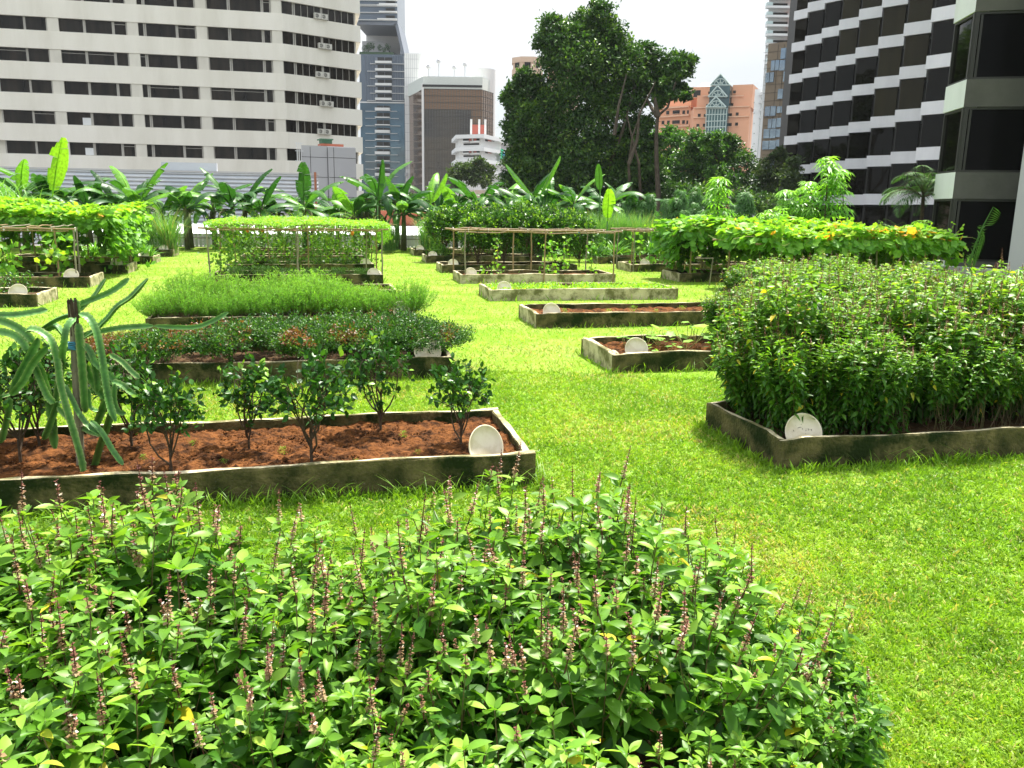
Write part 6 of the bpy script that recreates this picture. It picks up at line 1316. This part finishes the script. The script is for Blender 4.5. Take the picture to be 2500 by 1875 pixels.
# ------------------------------------------------------------------ camera, light, sky
cam = bpy.data.cameras.new('Camera'); co = bpy.data.objects.new('Camera', cam); col.objects.link(co); scene.camera = co
cam.sensor_width = 36; cam.sensor_fit = 'HORIZONTAL'; cam.lens = F/2500*36; cam.clip_start = .05; cam.clip_end = 6000
import mathutils
Mx = mathutils.Matrix(((rt[0], up[0], -fw[0], 0), (rt[1], up[1], -fw[1], 0), (rt[2], up[2], -fw[2], H), (0, 0, 0, 1))); co.matrix_world = Mx
SUN_EL, SUN_AZ = math.radians(64), math.radians(28)   # azimuth clockwise from +Y
sd = bpy.data.lights.new('Sun', 'SUN'); sd.energy = 5.0; sd.angle = math.radians(3.0); sd.color = (1, .95, .86); so = bpy.data.objects.new('Sun', sd); col.objects.link(so)
dv = mathutils.Vector((math.sin(SUN_AZ)*math.cos(SUN_EL), math.cos(SUN_AZ)*math.cos(SUN_EL), math.sin(SUN_EL))); so.rotation_euler = dv.to_track_quat('Z', 'Y').to_euler(); so.location = (0, 0, 60)
w = bpy.data.worlds.new('World'); scene.world = w; w.use_nodes = True; nt = w.node_tree; nt.nodes.clear(); L = nt.links
out = node(nt, 'ShaderNodeOutputWorld'); bg = node(nt, 'ShaderNodeBackground'); bg.inputs[1].default_value = .12; L.new(bg.outputs[0], out.inputs[0])
sky = node(nt, 'ShaderNodeTexSky'); sky.sky_type = 'NISHITA'; sky.sun_disc = False; sky.sun_elevation = SUN_EL; sky.sun_rotation = SUN_AZ; sky.air_density = 1.; sky.dust_density = 2.
tc = node(nt, 'ShaderNodeTexCoord'); mp = node(nt, 'ShaderNodeMapping'); mp.inputs['Scale'].default_value = (1., 1., 2.6); L.new(tc.outputs['Generated'], mp.inputs[0])
n1 = node(nt, 'ShaderNodeTexNoise'); n1.inputs['Scale'].default_value = 2.6; n1.inputs['Detail'].default_value = 8; n1.inputs['Roughness'].default_value = .55; L.new(mp.outputs[0], n1.inputs['Vector'])
r1 = ramp(nt, [(.32, (.84, .84, .84)), (.5, (.97, .97, .97))]); L.new(n1.outputs[0], r1.inputs[0])
n2 = node(nt, 'ShaderNodeTexNoise'); n2.inputs['Scale'].default_value = 1.7; n2.inputs['Detail'].default_value = 6; L.new(mp.outputs[0], n2.inputs['Vector'])
r2 = ramp(nt, [(.35, (2.15, 2.36, 2.55)), (.64, (2.85, 2.92, 2.92))]); L.new(n2.outputs[0], r2.inputs[0])
mx = node(nt, 'ShaderNodeMixRGB'); L.new(r1.outputs[0], mx.inputs[0]); L.new(sky.outputs[0], mx.inputs[1]); L.new(r2.outputs[0], mx.inputs[2]); 
sx = node(nt, 'ShaderNodeSeparateXYZ'); L.new(tc.outputs['Generated'], sx.inputs[0])
mr = node(nt, 'ShaderNodeMapRange'); mr.inputs['To Min'].default_value = .88; mr.inputs['To Max'].default_value = 2.3; L.new(sx.outputs['Z'], mr.inputs[0])   # an overcast sky is brightest overhead
vm = node(nt, 'ShaderNodeVectorMath', operation='SCALE'); L.new(mx.outputs[0], vm.inputs[0]); L.new(mr.outputs[0], vm.inputs['Scale']); L.new(vm.outputs[0], bg.inputs[0])
scene.view_settings.view_transform = 'Standard'; scene.view_settings.look = 'None'; scene.view_settings.exposure = 1.38; scene.view_settings.gamma = 1.
scene.cycles.max_bounces = 8; scene.cycles.diffuse_bounces = 4; scene.cycles.transmission_bounces = 4; scene.cycles.glossy_bounces = 3
hz_ = MB(); hz_.box((-420, -60, GZ-2), (420, 520, 140)); ho = hz_.build('haze', None); ho.data.materials.clear()
mh = bpy.data.materials.new('haze_air'); mh.use_nodes = True; nt = mh.node_tree; nt.nodes.clear()
o_ = node(nt, 'ShaderNodeOutputMaterial'); pv = node(nt, 'ShaderNodeVolumePrincipled'); pv.inputs['Color'].default_value = (.9, .95, 1, 1); pv.inputs['Density'].default_value = .0001; nt.links.new(pv.outputs[0], o_.inputs['Volume'])
ho.data.materials.append(mh); tag(ho, 'thin pale haze in the air between the garden and the far towers', 'haze', kind='stuff')
